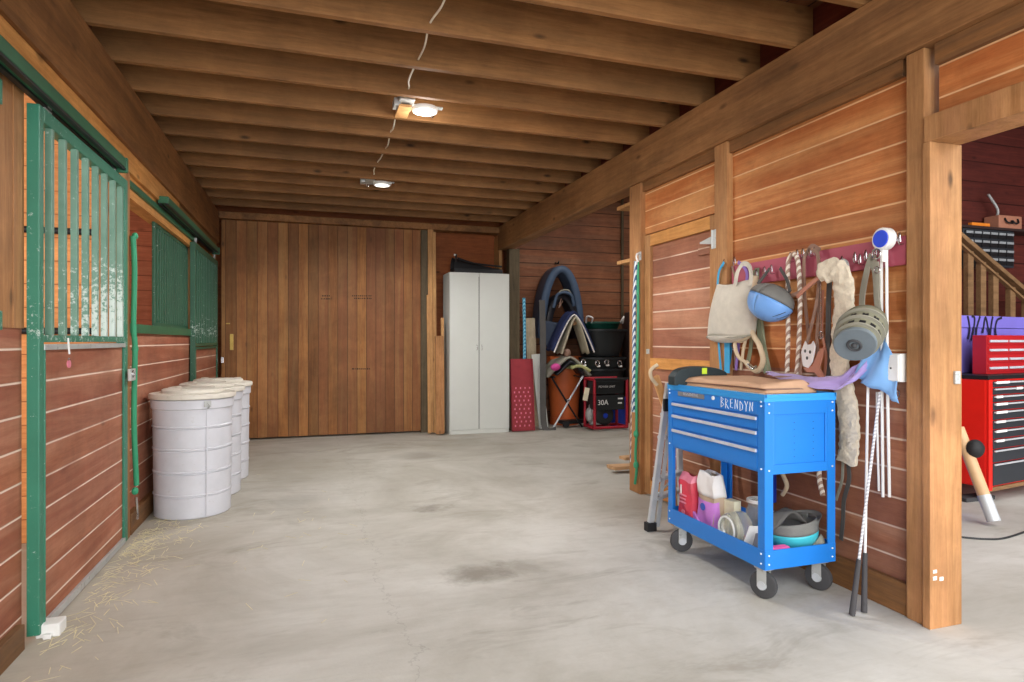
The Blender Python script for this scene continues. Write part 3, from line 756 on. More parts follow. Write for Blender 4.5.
# red plastic chute
t = thing('plastic_ramp', 'dark red plastic ramp panel with rows of holes standing beside the cabinet', 'ramp', (2.75, 7.9, 0))
a0, a1 = pl(513, 432, 7.82), pl(534, 430, 7.82); zt = pl(515, 359, 7.9).z
b = nb(); bar(b, ((a0.x + a1.x) / 2, 7.84, .01), ((a0.x + a1.x) / 2, 7.93, zt), abs(a1.x - a0.x), .02, up=(0, 1, 0), bev=.004); obj('panel', b, 'red_plastic', t)
for s in (a0.x, a1.x):
    b = nb(); bar(b, (s, 7.825, .01), (s, 7.915, zt), .018, .05, up=(0, 1, 0), bev=.004); obj('side_lip', b, 'red_plastic', t)
b = nb()
for r in range(10):
    for c_ in range(4):
        z = .08 + r * .055; x = a0.x + .05 + c_ * (a1.x - a0.x - .1) / 3 + (.01 if r % 2 else -.01)
        yy = 7.84 + .09 * z / zt - .0125
        box(b, (x - .009, yy - .002, z - .012), (x + .009, yy + .002, z + .012))
obj('hole_pattern', b, 'bag_pink', t)
# white board and wood plank next to it
b = nb(); bar(b, (3.02, 7.95, .01), (2.94, 8.05, 1.02), .13, .02, up=(0, 1, 0), bev=.002); tag(obj('white_board', b, 'white'), 'narrow white board leaning beside the red plastic ramp', 'board')
p = pl(531, 318, 8.3); b = nb(); bar(b, (p.x + .02, 8.2, .01), (p.x, 8.35, p.z), .14, .02, up=(0, 1, 0), bev=.002); tag(obj('leaning_plank', b, 'pale_wood'), 'pale bare plank leaning on the tack room wall behind the white board', 'plank')
# blue rope on corner post
b = nb(); q0 = Vector((2.74, 7.97, 1.78)); tube(b, [q0, q0 + Vector((.01, 0, -.6)), q0 + Vector((0, 0, -1.2)), q0 + Vector((.005, 0, -1.7))], .022, 10, 8)
tag(obj('blue_rope', b, 'rope_sky', smooth=True), 'thick light blue rope hanging beside the grey corner post', 'rope')
# English saddle hung on the wall, seen from the front
Yw = 8.68
t = thing('riding_saddle', 'blue-grey and black riding saddle hanging nose up on the tack room wall', 'saddle', pl(557, 300, 8.5))
def arch(bm, cx_, cz_, w, h, th, y0, y1, top=1.0, n=24, leg=.0):
    """an inverted U of sheet, opening downwards"""
    def fn(u, v):
        a = PI * u
        x = cx_ - w * math.cos(a); z = cz_ + h * math.sin(a) ** .8
        return Vector((x + (-leg if u < .5 else leg) * (1 - math.sin(a)), y0 + (y1 - y0) * v, z))
    grid(bm, fn, n, 6)
S0 = pl(558, 310, 8.45); 
b = nb(); arch(b, S0.x, pl(558, 338, 8.45).z, .27, pl(558, 270, 8.45).z - pl(558, 338, 8.45).z, .03, 8.3, 8.62, leg=.03); obj('seat', b, 'saddle', t, smooth=True, solid=.1)
b = nb(); arch(b, S0.x, pl(0, 338, 8.45).z, .2, .6, .03, 8.26, 8.5, leg=.03); obj('panel', b, 'saddle_dark', t, smooth=True, solid=.09)
b = nb(); tube(b, [S0 + Vector((-.15, -.2, .02)), S0 + Vector((-.1, -.22, .2)), S0 + Vector((.02, -.23, .24)), S0 + Vector((.12, -.22, .19)), S0 + Vector((.16, -.2, .05))], .022, 10, 8); obj('pommel_roll', b, 'saddle', t, smooth=True)
b = nb(); tube(b, [S0 + Vector((-.1, -.22, .19)), S0 + Vector((-.05, -.24, .26)), S0 + Vector((.06, -.24, .27)), S0 + Vector((.12, -.22, .2))], .01, 8, 8); obj('piping', b, 'grey_strap', t, smooth=True)
for s, zz, m in ((-1, -.35, 'slate_strap'), (1, -.3, 'grey_strap')):
    b = nb(); grid(b, lambda u, v: S0 + Vector((s * (.2 + .09 * v + .04 * math.sin(PI * v)), -.1 + .14 * u, .1 + (zz - .1) * v)), 6, 8); obj('flap', b, m, t, smooth=True, solid=.015)
b = nb(); strap(b, [S0 + Vector((-.04, -.22, .15)), S0 + Vector((-.08, -.23, .02)), S0 + Vector((-.02, -.23, .12))], .012, .004, (0, 1, 0)); obj('strap', b, 'leather', t)
p = pl(558, 265, 8.6); b = nb(); tube(b, [p + Vector((0, .1, .04)), p + Vector((0, .0, .02)), p + Vector((0, -.03, .05))], .012, 8, 4); obj('hanging_hook', b, 'dark_metal', t)
# saddle pads on a rack below
p = pl(566, 322, 8.3)
t = thing('saddle_pad', 'navy quilted saddle pad with pale lining draped on the tack room rack', 'saddle pad', p)
def drape(bm, cx_, cz_, w, h, y0, y1, fl=.06):
    def fn(u, v):
        s = (u - .5) * 2
        z = cz_ - h * abs(s) ** 1.5 + .01 * math.sin(9 * v + 3 * s)
        return Vector((cx_ + w * s + fl * s * abs(s) * .5, y0 + (y1 - y0) * v, z))
    grid(bm, fn, 22, 10)
zt = pl(560, 313, 8.2).z; zb = pl(560, 350, 8.2).z
b = nb(); drape(b, p.x - .02, zt + .0, .28, (zt - zb), 7.97, 8.21); obj('quilt', b, 'navy', t, smooth=True, solid=.035)
b = nb(); drape(b, p.x + .0, zt - .07, .17, (zt - zb) * .95, 7.95, 8.18); obj('lining', b, 'pad', t, smooth=True, solid=.02)
b = nb(); tube(b, [(p.x - .02 + .27 * s + .03 * s * abs(s), 7.955, zt - .03 - (zt - zb) * abs(s) ** 1.5) for s in [k / 10 for k in range(-10, 11)]], .011, 8); obj('binding', b, 'bag_white', t, smooth=True)
p2 = pl(546, 332, 8.3)
b = nb(); grid(b, lambda u, v: Vector((p2.x - .12 + .34 * u, 8.235 - .01 * math.sin(u * 6), p2.z + .12 - .34 * v - .08 * u * v + .05 * (1 - u))), 12, 12)
tag(obj('quilted_blanket', b, 'quilt_grey', smooth=True, solid=.03), 'dark grey quilted blanket hanging below the saddle', 'blanket')
# rack post under pads
b = nb(); tube(b, [(p.x, 8.68, zt - .15), (p.x, 7.99, zt - .15)], .03, 12)
tag(obj('saddle_rack', b, 'rail_wood', smooth=True), 'round wooden saddle rack arm holding the navy saddle pad', 'rack')
# long grey strap hanging to floor
b = nb(); g0 = pl(542, 300, 8.0)
strap(b, [g0, g0 + Vector((.01, -.01, -.5)), pl(543, 400, 7.95), pl(544, 424, 7.9) , pl(548, 431, 7.85), pl(556, 430, 7.85)], .085, .008, (0, 1, 0))
tag(obj('long_strap', b, 'slate_strap', smooth=True), 'long dark grey girth strap hanging from the saddle down to the floor', 'strap')
# folding stand
t = thing('folding_stand', 'folding saddle stand with crossed black and silver metal legs', 'stand', (3.42, 8.0, 0))
Ys = 7.95
L = [((552, 378), (582, 424), 7.95, 'dark_metal'), ((583, 376), (553, 424), 7.93, 'alu'), ((556, 377), (574, 412), 8.35, 'dark_metal'), ((575, 378), (556, 410), 8.37, 'dark_metal')]
for (a_, c_, yy, m) in L:
    b = nb(); pa, pc = pl(*a_, yy), pl(*c_, yy); pc.z = .012; tube(b, [pa, pc], .013, 10); obj('leg', b, m, t, smooth=True)
zt2 = pl(567, 377, Ys).z
for px in (554, 581):
    b = nb(); x = pl(px, 377, Ys).x; tube(b, [(x, 7.93, zt2), (x, 8.37, zt2)], .013, 10); obj('top_bar', b, 'dark_metal', t, smooth=True)
b = nb(); ball(b, pl(568, 400, 7.92), .022); obj('pivot', b, 'steel', t)
# seat/tack resting on stand
t = thing('western_pad', 'pile-worn grey saddle tree with pink and pale green pads on the folding stand', 'saddle', (3.42, 8.1, zt2))
cx_ = pl(567, 350, 8.05).x
b = nb(); drape(b, cx_, zt2 + .27, .27, .26, 7.95, 8.35, .1); obj('seat', b, 'grey_strap', t, smooth=True, solid=.03)
b = nb(); drape(b, cx_ + .01, zt2 + .20, .15, .16, 7.93, 8.3, .1); obj('gullet', b, 'saddle_dark', t, smooth=True, solid=.03)
b = nb(); grid(b, lambda u, v: Vector((cx_ + .02 + .28 * u, 7.92 + .25 * v, zt2 + .06 + .09 * math.sin(PI * (u * .7 + .25)))), 12, 5); obj('pad', b, 'lime_pad', t, smooth=True, solid=.04)
b = nb(); ball(b, (cx_ - .22, 7.93, zt2 + .14), (.07, .05, .05)); obj('pad', b, 'magenta', t, smooth=True, label='bright pink corner pad')
b = nb(); ball(b, (cx_ - .02, 8.0, zt2 + .33), (.05, .06, .06)); obj('horn', b, 'leather', t, smooth=True)
# orange bin behind
b = nb(); c0 = pl(562, 413, 8.5); lathe(b, [(0, .1), (.2, .1), (.24, .7), (.25, .98), (.235, .98), (.2, .14), (0, .14)], (c0.x, 8.42, 0), n=40)
lathe(b, [(0, 0), (.21, 0), (.21, .1), (0, .1)], (c0.x, 8.42, 0), n=40)
tag(obj('orange_bin', b, 'orange_bin', smooth=True), 'tall orange plastic bin behind the crossed legs of the folding stand', 'bin')
t = thing('rolling_base', 'low dark wheeled base on the floor behind the folding stand', 'dolly', (3.55, 8.05, 0))
b = nb(); box(b, (3.3, 8.0, .05), (3.78, 8.14, .1), .01); obj('board', b, 'dark_metal', t)
for x in (3.36, 3.72):
    b = nb(); lathe(b, [(0, -.02), (.045, -.02), (.05, 0), (.045, .02), (0, .02)], (x, 7.985, .05), 'Y', 20); obj('wheel', b, 'rubber_dark', t, smooth=True)
# black tub stack, generator in front
tx = pl(601, 0, 8.25).x
def tub(z0, z1, r0, r1, mat, label, rope=None, lidm=None, name='rubber_tub'):
    t = thing(name, label, 'tub', (tx, 8.28, z0))
    b = nb(); lathe(b, [(0, z0), (r0, z0), (r1, z1 - .03), (r1 + .02, z1 - .025), (r1 + .02, z1), (r1 - .01, z1), (r0 - .02, z0 + .02), (0, z0 + .02)], (tx, 8.28, 0), n=48)
    obj('bowl', b, mat, t, smooth=True)
    if rope:
        for s in (-1, 1):
            x = tx + s * (r1 - .01); b = nb()
            tube(b, [(x - s * .05, 8.0 + .1, z1 - .02), (x - s * .03, 8.03, z1 + .05), (x + s * .02, 8.1, z1 + .07), (x + s * .02, 8.14, z1 - .02)], .012, 8, 6); obj('rope_handle', b, rope, t, smooth=True)
    return t
z = lambda py: PY(0, py, 8.0).z if False else (H + (CY - py) / F * (tx * sY + 8.25 * cY))
tub(.68, z(368), .33, .35, 'black_plastic', 'black rubber tub at the bottom of the stack behind the generator')
tub(z(368), z(357), .32, .36, 'black_plastic', 'shallow black rubber tub, second from the bottom of the stack')
tub(z(356), z(329.5), .27, .37, 'black_plastic', 'wide black rubber tub carrying the green lidded tub')
tub(z(329), z(322), .25, .28, 'tub_green', 'dark green tub with rope handles on top of the black stack', 'bag_white')
b = nb(); box(b, (tx - .2, 8.05, .0), (tx + .22, 8.62, .66), .01)
tag(obj('storage_bench', b, 'dark_brown'), 'dark low bench behind the generator carrying the tub stack', 'bench')
for k, px in enumerate((583, 597, 606, 619)):
    p = PY(px, 362 + (k % 2), 7.94); tt = thing('snap_clip', 'shiny metal snap clip on the black tub stack, %s of four from the saddle' % ORD[k], 'clip', p, group='metal clips on the tub stack')
    b = nb(); tube(b, [p + Vector((.03 * math.cos(a * PI / 6), -.015, .035 * math.sin(a * PI / 6))) for a in range(12)], .01, 8, closed=True); obj('ring', b, 'steel', tt, smooth=True)
    b = nb(); ball(b, p + Vector((.02, -.01, -.045)), (.03, .015, .018)); obj('snap', b, 'white_plastic', tt, smooth=True)
# generator
gy = 7.55; ga, gb = PY(583, 430, gy), PY(627, 425, gy)
x1 = PY(627, 0, gy).x; gx = PY(594.5, 0, gy).x; x0 = gx; gz = PY(0, 379, gy).z if False else H + (CY - 379) / F * (x1 * sY + gy * cY)
t = thing('portable_generator', 'portable generator with red tube frame and black control panel', 'generator', ((x0 + x1) / 2, gy + .2, 0))
def gtube(a, c, m='gen_red', r=.02): b = nb(); tube(b, [a, c], r, 10); obj('frame_tube', b, m, t, smooth=True)
g0, g1 = gy, gy + .3
for (x, y) in ((gx, g0), (x1, g0), (x0, g1), (x1, g1), (x0 + .2, g1)):
    gtube((x, y, .03), (x, y, gz))
gtube((x0, g1, gz), (gx, g0, gz)); gtube((gx, g0, gz), (x1 + .02, g0, gz), 'dark_metal'); gtube((x0, g1, gz), (x1, g1, gz)); gtube((gx, g0, .045), (x1, g0, .045)); gtube((x0, g1, .045), (gx, g0, .045)); gtube((x1, g0, .045), (x1, g1, .045)); gtube((x0, g1, .045), (x1, g1, .045))
b = nb(); box(b, (gx + .02, g0 + .04, gz - .2), (x1 - .02, g1 - .03, gz - .02), .02); obj('fuel_tank', b, 'black_plastic', t)
b = nb(); box(b, (gx + .02, g0 + .015, gz - .41), (x1 - .025, g0 + .2, gz - .215), .01); panel = obj('control_panel', b, 'black_plastic', t)
text('lettering', '30A', .095, (gx + .13, g0 + .012, gz - .31), (1, 0, 0), (0, 0, 1), 'paper', panel)
text('lettering', 'POWER UNIT', .04, (gx + .2, g0 + .036, gz - .1), (1, 0, 0), (0, 0, 1), 'paper', t)
b = nb(); box(b, (x1 - .13, g0 + .01, gz - .27), (x1 - .06, g0 + .014, gz - .25)); box(b, (x1 - .13, g0 + .01, gz - .33), (x1 - .07, g0 + .014, gz - .31)); obj('warning_sticker', b, 'paper', panel)
b = nb(); lathe(b, [(0, -.02), (.08, -.02), (.13, .0), (.13, .18), (0, .18)], (gx + .18, g0 + .06, .2), 'Y', 32); obj('engine_shroud', b, 'black_plastic', t, smooth=True)
b = nb(); lathe(b, [(0, -.03), (.03, -.03), (.035, -.02), (0, -.02)], (gx + .18, g0 + .06, .2), 'Y', 20); obj('starter_hub', b, 'gen_blue', t)
b = nb(); box(b, (gx + .03, g0 + .14, .06), (gx + .3, g1 - .03, .34), .03); ball(b, (gx + .02, g0 + .2, .2), (.05, .08, .1)); obj('engine_block', b, 'galv', t, smooth=True)
b = nb(); lathe(b, [(0, 0), (.17, 0), (.18, .03), (.18, .38), (.16, .4), (0, .4)], (x1 - .0, 7.4 + .75, 0), n=32)
bpy_o = obj('blue_drum', b, 'gen_blue', smooth=True); bpy_o.location = (.1, -.02, 0); tag(bpy_o, 'blue plastic drum behind the generator near the opening edge', 'drum')
b = nb(); p = PY(587, 393, 7.48); box(b, p + Vector((-.045, -.008, -.1)), p + Vector((.02, .008, .07)), .002, Matrix.Rotation(math.radians(12), 3, 'Y'))
tag(obj('paper_booklet', b, 'carton'), 'cream booklet hanging at the near corner of the generator', 'booklet')
# brown rounded cover behind
b = nb(); p = PY(609, 308, 8.6); lathe(b, [(0, 0), (.36, 0), (.37, 1.5), (.33, 1.62), (.15, 1.67), (0, 1.675)], (p.x + .47, 8.28, 0), n=40)
tag(obj('covered_drum', b, 'dark_brown', smooth=True), 'tall dark brown covered drum behind the black tubs', 'drum')
# conduit
b = nb(); p = PY(622, 250, 8.67); tube(b, [(p.x, 8.66, 1.5), (p.x, 8.66, 3.6)], .022, 10)
tag(obj('conduit_pipe', b, 'post_dark', smooth=True), 'grey vertical conduit on the tack room back wall', 'pipe')
# shelves on the rear side of the partition
for k, z in enumerate((H + (CY - 207) / F * 5.45, H + (CY - 262) / F * 5.45)):
    b = nb(); box(b, (2.58, 4.652, z - .015), (3.1, 4.98, z + .015), .003)
    tag(obj('wall_shelf', b, 'lumber'), '%s small pale wall shelf past the edge post of the tack room opening' % ('upper' if k == 0 else 'lower'), 'shelf', 'small shelves')
# rope hanging at post 1
p0 = Vector((2.43, 4.54, 0))
def rope_at(px, ys, r, mat, X=2.42): return [PX(px[i], ys[i], X) for i in range(len(ys))]
t = thing('rope_hook', 'white hook screwed into the edge post of the tack room opening', 'hook', PX(638, 258, 2.44))
b = nb(); tube(b, [PX(640, 254, 2.46), PX(637, 254, 2.42), PX(636.5, 258, 2.41), PX(638, 262, 2.42)], .007, 8, 5); obj('hook', b, 'white_plastic', t, smooth=True)
b = nb(); box(b, PX(638.5, 252, 2.45), PX(641.5, 260, 2.456), .002); obj('plate', b, 'galv', t)
b = nb(); tube(b, rope_at((636, 634.5, 634, 633.5), (261, 300, 360, 412), 0, 0), .015, 10, 14)
tag(obj('twisted_rope', b, 'rope_blue', smooth=True), 'blue and white twisted lead rope hanging on the edge post', 'rope')
b = nb(); tube(b, rope_at((638, 638, 636.5, 636.5, 635.5, 636.5, 635), (261, 330, 380, 430, 455, 470, 484), 0, 0, 2.435), .011, 8, 6)
ball(b, PX(636, 434, 2.43), (.02, .024, .03)); ball(b, PX(636, 465, 2.43), (.02, .024, .03))
tag(obj('green_cord', b, 'green_rope', smooth=True), 'long knotted green cord hanging down the edge post', 'cord')
b = nb(); tube(b, rope_at((631.8, 631.5, 631), (400, 440, 462), 0, 0, 2.46), .008, 8, 4)
tag(obj('pale_cord', b, 'rope_blue', smooth=True), 'pale cord end hanging behind the blue and white rope', 'cord')
# wood offcuts on the floor
for k, (px, py, z, w) in enumerate(((622, 468, .0, .26), (626, 472, .032, .28), (629, 459, .0, .16))):
    p = PZ(px, py); b = nb(); box(b, (p.x - w / 2, p.y - .05, z), (p.x + w / 2, p.y + .06, z + .03), .003, Matrix.Rotation(.12 * (k - 1), 3, 'Z'))
    tag(obj('wood_offcut', b, 'wedge'), ('lower pale wood offcut of the pair on the floor by the edge post', 'upper pale wood offcut lying on top of another by the edge post', 'small wood offcut on the floor just behind the pair')[k], 'offcut')

# ------------------------------------------------------------------ hook board
t = thing('hook_board', 'dusky red board with rows of silver hooks on the tack wall', 'hook board', (2.49, 2.67, 1.54))
b = nb(); box(b, (2.478, 2.075, 1.535), (2.4995, 3.262, 1.662), .003); obj('board', b, 'red_board', t)
hk = [(727, 262), (737, 260), (759, 273), (767, 270), (774, 268), (793, 256), (800, 253), (806, 252), (813, 250), (818, 249), (832, 264), (845, 260), (858, 256), (863, 258), (869, 254), (879, 250), (886, 248), (893, 238), (899, 236), (903, 237)]
for (a_, c_) in hk:
    p = PX(a_, c_, 2.474)
    b = nb(); tube(b, [p + Vector((.004, 0, -.03)), p + Vector((-.022, -.002, -.032)), p + Vector((-.03, -.002, -.012)), p + Vector((-.02, .0, .016)), p + Vector((-.008, .008, .014)), p + Vector((-.004, .009, -.02))], .0032, 6, 4)
    obj('hook', b, 'steel', t, smooth=True)

WX = 2.46
# feed bag
t = thing('feed_bag', 'pale grey canvas feed bag hanging by its strap from the red hook board', 'feed bag', PX(728, 310, 2.42))
pTL, pTR, pBL, pBR = PX(716, 284, 2.42), PX(752, 283, 2.42), PX(706, 336, 2.42), PX(751, 337, 2.42)
def fb(u, v):
    s = u * 2 * PI
    L = pTL.lerp(pBL, v); R = pTR.lerp(pBR, v)
    c = (L + R) / 2; w = (L - R).length / 2 * (1 + .05 * math.sin(PI * v)); dpt = .035 + .05 * math.sin(PI * min(1, v * .8 + .1))
    return Vector((c.x + .02 - dpt * math.sin(s) * .9, c.y + w * math.cos(s), c.z + .008 * math.sin(3 * s + 5 * v)))
b = nb(); grid(b, fb, 36, 14); obj('pouch', b, 'canvas', t, smooth=True, solid=.006)
cB = (pBL + pBR) / 2
b = nb(); grid(b, lambda u, v: Vector((cB.x + .02 - .06 * math.sin(2 * PI * u) * math.cos(v * PI / 2), cB.y + .02 + .2 * math.cos(2 * PI * u) * math.cos(v * PI / 2) * .98 + .02 * v, cB.z + .005 - .045 * math.sin(v * PI / 2))), 36, 8); obj('base', b, 'canvas', t, smooth=True)
b = nb(); sweep(b, [fb(k / 36, 1.0) for k in range(36)], rect(.008, .02), True, up=(0, 0, 1)); obj('hem', b, 'grey_strap', t, smooth=True)
b = nb(); strap(b, [PX(735, 286, 2.38), PX(737.5, 272, 2.39), PX(743, 264, 2.42), PX(749, 266, 2.42), PX(751, 275, 2.39), PX(750, 286, 2.38)], .028, .006, (1, 0, 0)); obj('strap', b, 'canvas', t, smooth=True)
# halters and webbing tucked behind
def hang(name, label, cat, pts, w, mat, X=2.44, th=.004, round_=False, extra=None):
    t = thing(name, label, cat, PX(*pts[-1], X)) if extra else None
    b = nb(); P3 = [PX(a, c, X) if not isinstance(c, tuple) else PX(a, c[0], c[1]) for a, c in pts]
    if round_: tube(b, P3, w / 2, 8, 6)
    else: strap(b, P3, w, th)
    if not t: return tag(obj(name, b, mat, smooth=True), label, cat)
    obj('strap', b, mat, t, smooth=True); extra(t); return t
def mk_sub(items):
    def f(t):
        for (nm, pts, w, mat, X, rd) in items:
            b = nb(); P3 = [PX(a, c, X) for a, c in pts]
            if rd: tube(b, P3, w / 2, 8, 6)
            else: strap(b, P3, w, .004)
            obj(nm, b, mat, t, smooth=True)
    return f
hang('halter', 'bright blue webbing halter hanging behind the canvas feed bag', 'halter', [(724, 262), (718, 278), (718, 330), (721, 372)], .016, 'teal_strap', 2.44,
     extra=mk_sub([('strap', [(724, 300), (725, 320), (727, 345), (727, 373)], .05, 'teal_strap', 2.445, False), ('strap', [(729, 330), (731, 350), (728, 366), (722, 350), (719, 340)], .016, 'teal_strap', 2.465, False), ('buckle', [(720, 352), (723, 356), (726, 352)], .008, 'steel', 2.46, True)]))
hang('purple_halter', 'purple webbing halter showing through the handle of the canvas feed bag', 'halter', [(738, 262), (745, 268), (747, 278), (742, 300), (739, 340), (736, 370)], .022, 'purple_web', 2.465,
     extra=mk_sub([('strap', [(732, 266), (737, 290), (734, 330), (735, 366)], .016, 'leather', 2.47, False), ('ring', [(731, 345), (734, 350), (737, 346), (734, 342)], .006, 'steel', 2.455, True)]))
hang('cotton_lead_rope', 'cream cotton lead rope tied in loops below the helmet', 'rope', [(756, 276), (752, 300), (752, 330), (759, 345), (763, 360), (758, 371), (750, 367), (746, 362)], .03, 'beige_rope', 2.435, round_=True,
     extra=mk_sub([('strap', [(752, 334), (742, 341), (735, 342), (738, 356), (748, 364)], .022, 'beige_rope', 2.43, True), ('strap', [(746, 338), (743, 352), (741, 370)], .018, 'beige_rope', 2.44, True), ('snap_hook', [(748, 364), (753, 369), (756, 366)], .014, 'steel', 2.425, True)]))
hang('olive_halter', 'dull olive webbing halter hanging straight down behind the cream rope', 'halter', [(757, 268), (757, 300), (760, 340), (766, 373)], .034, 'olive_web', 2.472,
     extra=mk_sub([('strap', [(754, 270), (753, 310), (751, 345), (747, 366)], .03, 'olive_web', 2.468, False), ('strap', [(760, 300), (764, 340), (770, 372)], .02, 'olive_web', 2.474, False)]))
# helmet, blue dome turned down
def helmet(name, label, c, R, tilt, m_shell, m_in, peak=True, upside=False):
    t = thing(name, label, 'helmet', c)
    def T(v): return c + tilt @ v
    b = nb()
    def shell(u, v):
        a = u * 2 * PI; e = v * PI / 2
        return T(Vector((R[0] * math.cos(a) * math.cos(e * .98), R[1] * math.sin(a) * math.cos(e * .98), R[2] * math.sin(e))))
    grid(b, shell, 40, 14); obj('shell', b, m_shell, t, smooth=True, solid=.006)
    if peak: b = nb(); grid(b, lambda u, v: T(Vector((R[0] * 1.0 * math.cos(u * 2 * PI) * (1 - .03 * v), R[1] * math.sin(u * 2 * PI) * (1 - .03 * v), -.045 * v * (1 + .3 * math.sin(2 * PI * u))))), 40, 4); obj('rim_cover', b, m_in, t, smooth=True, solid=.008)
    b = nb(); grid(b, lambda u, v: T(Vector((R[0] * .9 * math.cos(u * 2 * PI) * math.cos(v * 1.3), R[1] * .9 * math.sin(u * 2 * PI) * math.cos(v * 1.3), -.03 + (R[2] * .85 + .02) * math.sin(v * 1.3)))), 30, 8); obj('lining', b, m_in, t, smooth=True)
    if peak:
        b = nb(); grid(b, lambda u, v: T(Vector(((R[0] + .055 * v * math.sin(PI * u)) * math.sin(PI * (u * .6 + .2)) , (R[1] + .0 * v) * -math.cos(PI * (u * .6 + .2)), -.012 - .03 * v))), 16, 5); obj('peak', b, m_in, t, smooth=True, solid=.006)
    for s in (-.35, .0, .35):
        b = nb(); pts = [T(Vector((R[0] * 1.02 * math.cos(a + s) * math.cos(e), R[1] * 1.02 * math.sin(a + s) * math.cos(e), R[2] * 1.02 * math.sin(e)))) for a, e in ((-1.9, .25), (-1.75, .5), (-1.6, .75))]
        tube(b, pts, .0025, 6, 4); obj('vent_slot', b, 'dark_metal', t)
    return t
hc = PX(771, 300, 2.375)
# dome points down and out; rim cover up
R1 = Matrix.Rotation(math.radians(18), 3, 'X') @ Matrix.Rotation(math.radians(205), 3, 'Y')
hl = helmet('riding_helmet', 'pale blue riding helmet with grey cloth cover hanging dome down from the hook board', hc + Vector((0, 0, -.005)), (.1, .14, .11), R1, 'helm_blue', 'helm_grey', peak=False)
b = nb()
grid(b, lambda u, v: hc + Vector((0, 0, .0)) + (R1 @ Vector((.101 * math.cos(u * 2 * PI) * math.cos(v * 1.4), .141 * math.sin(u * 2 * PI) * math.cos(v * 1.4), .002 - .085 * math.sin(v * 1.4)))), 30, 8); obj('cloth_cover', b, 'helm_grey', hl, smooth=True, solid=.004)
b = nb(); strap(b, [PX(758, 284, 2.4), PX(764, 276, 2.42), PX(770, 268, 2.45)], .02, .004); obj('chin_strap', b, 'slate_strap', hl, smooth=True)
b = nb(); strap(b, [PX(790, 292, 2.4), PX(787, 280, 2.42), PX(780, 268, 2.45)], .02, .004); obj('chin_strap', b, 'slate_strap', hl, smooth=True)
# twisted ropes
for k, (pts, lab) in enumerate(((((792, 254), (788, 264), (788, 300), (788, 340), (787, 373)), 'brown and white twisted rope hanging nearest the helmet'),
                                (((793, 253), (798, 262), (800, 300), (799, 340), (797, 374)), 'brown and white twisted rope hanging next to the leather bridle'))):
    b = nb(); tube(b, [PX(a, c, 2.44) for a, c in pts], .012, 10, 10)
    tag(obj('lead_rope', b, 'rope_tw', smooth=True), lab, 'rope')
# bridle
t = thing('leather_bridle', 'brown leather bridle with a white snaffle cheek guard on the hook board', 'bridle', PX(812, 350, 2.44))
for (nm, pts, w, mat, X) in (('strap', [(807, 252), (804, 262), (805, 300), (809, 340)], .02, 'leather', 2.45), ('strap', [(812, 250), (818, 256), (819, 300), (817, 345), (820, 375)], .02, 'leather', 2.44),
                             ('strap', [(820, 262), (817, 300), (809, 335), (801, 365), (800, 374)], .018, 'leather', 2.43), ('strap', [(783, 299), (800, 292), (812, 284), (820, 277)], .02, 'leather', 2.41),
                             ('strap', [(807, 253), (812, 246), (820, 250)], .022, 'leather', 2.45), ('strap', [(823, 290), (822, 330), (826, 355), (824, 380)], .014, 'leather_pink', 2.45)):
    b = nb(); strap(b, [PX(a, c, X) for a, c in pts], w, .004); obj(nm, b, mat, t, smooth=True)
b = nb(); tube(b, [PX(820, 258, 2.43), PX(821, 300, 2.43), PX(821, 338, 2.43)], .003, 6, 4); tube(b, [PX(821, 335, 2.43) + Vector((0, .012 * math.cos(a * PI / 6), .018 * math.sin(a * PI / 6))) for a in range(12)], .003, 6, closed=True); obj('bit', b, 'steel', t, smooth=True)
pm0 = PX(808, 352, 2.425)
for k_, (nm_, m_) in enumerate((('cheek_guard', 'bag_white'), ('noseband', 'leather_pink'))):
    b = nb()
    if k_ == 0:
        poly = [(802, 360), (801, 352), (803, 346), (805, 341), (807, 345), (811, 344), (813, 341), (815, 346), (814, 353), (812, 362), (808, 368), (803, 366)]
    else:
        poly = [(803, 368), (812, 366), (818, 352), (824, 346), (822, 358), (819, 368), (826, 379), (822, 382), (814, 372), (807, 372)]
    prism(b, [PX(a, c, 2.42 + .004 * k_) for a, c in poly], (.006, 0, 0)); g = obj(nm_, b, m_, t)
    if k_ == 0:
        for (a, c) in ((805, 351), (810, 352), (807, 358)):
            b = nb(); ball(b, PX(a, c, 2.419), (.003, .007, .009)); obj('hole', b, 'slate_strap', g)
# grey strap near fleece
hang('surcingle_strap', 'dark grey webbing strap hanging straight beside the fleece girth', 'strap', [(832, 262), (829, 290), (828, 340), (827, 385)], .03, 'slate_strap', 2.455)
# fleece girth cover
t = thing('fleece_girth', 'long cream fleece girth cover draped over the hooks and hanging low', 'girth', PX(845, 400, 2.43))
pts = [PX(818, 278, 2.38), PX(824, 273, 2.385), PX(834, 270, 2.39), PX(842, 279, 2.4), PX(844, 300, 2.42), PX(842, 330, 2.44), PX(840, 370, 2.45), PX(848, 410, 2.455), PX(849, 440, 2.46), PX(847, 463, 2.46)]
b = nb(); P3 = smooth_path(pts, 14)
prof = [(.018 * math.cos(2 * PI * i / 22) * (1 + .05 * (i % 2)), .056 * math.sin(2 * PI * i / 22) * (1 + .05 * (i % 2))) for i in range(22)]
sweep(b, P3, prof, up=(1, 0, 0), scale=lambda s: min(1.0, .35 + 6 * s))
for v in b.verts: v.co += Vector(noise.noise_vector(v.co * 38)) * .009
obj('fleece', b, 'fleece', t, smooth=True)
b = nb(); strap(b, [PX(818, 278, 2.38), PX(806, 288, 2.385), PX(797, 297, 2.39)], .02, .005); obj('billet_strap', b, 'leather_pink', t, smooth=True)
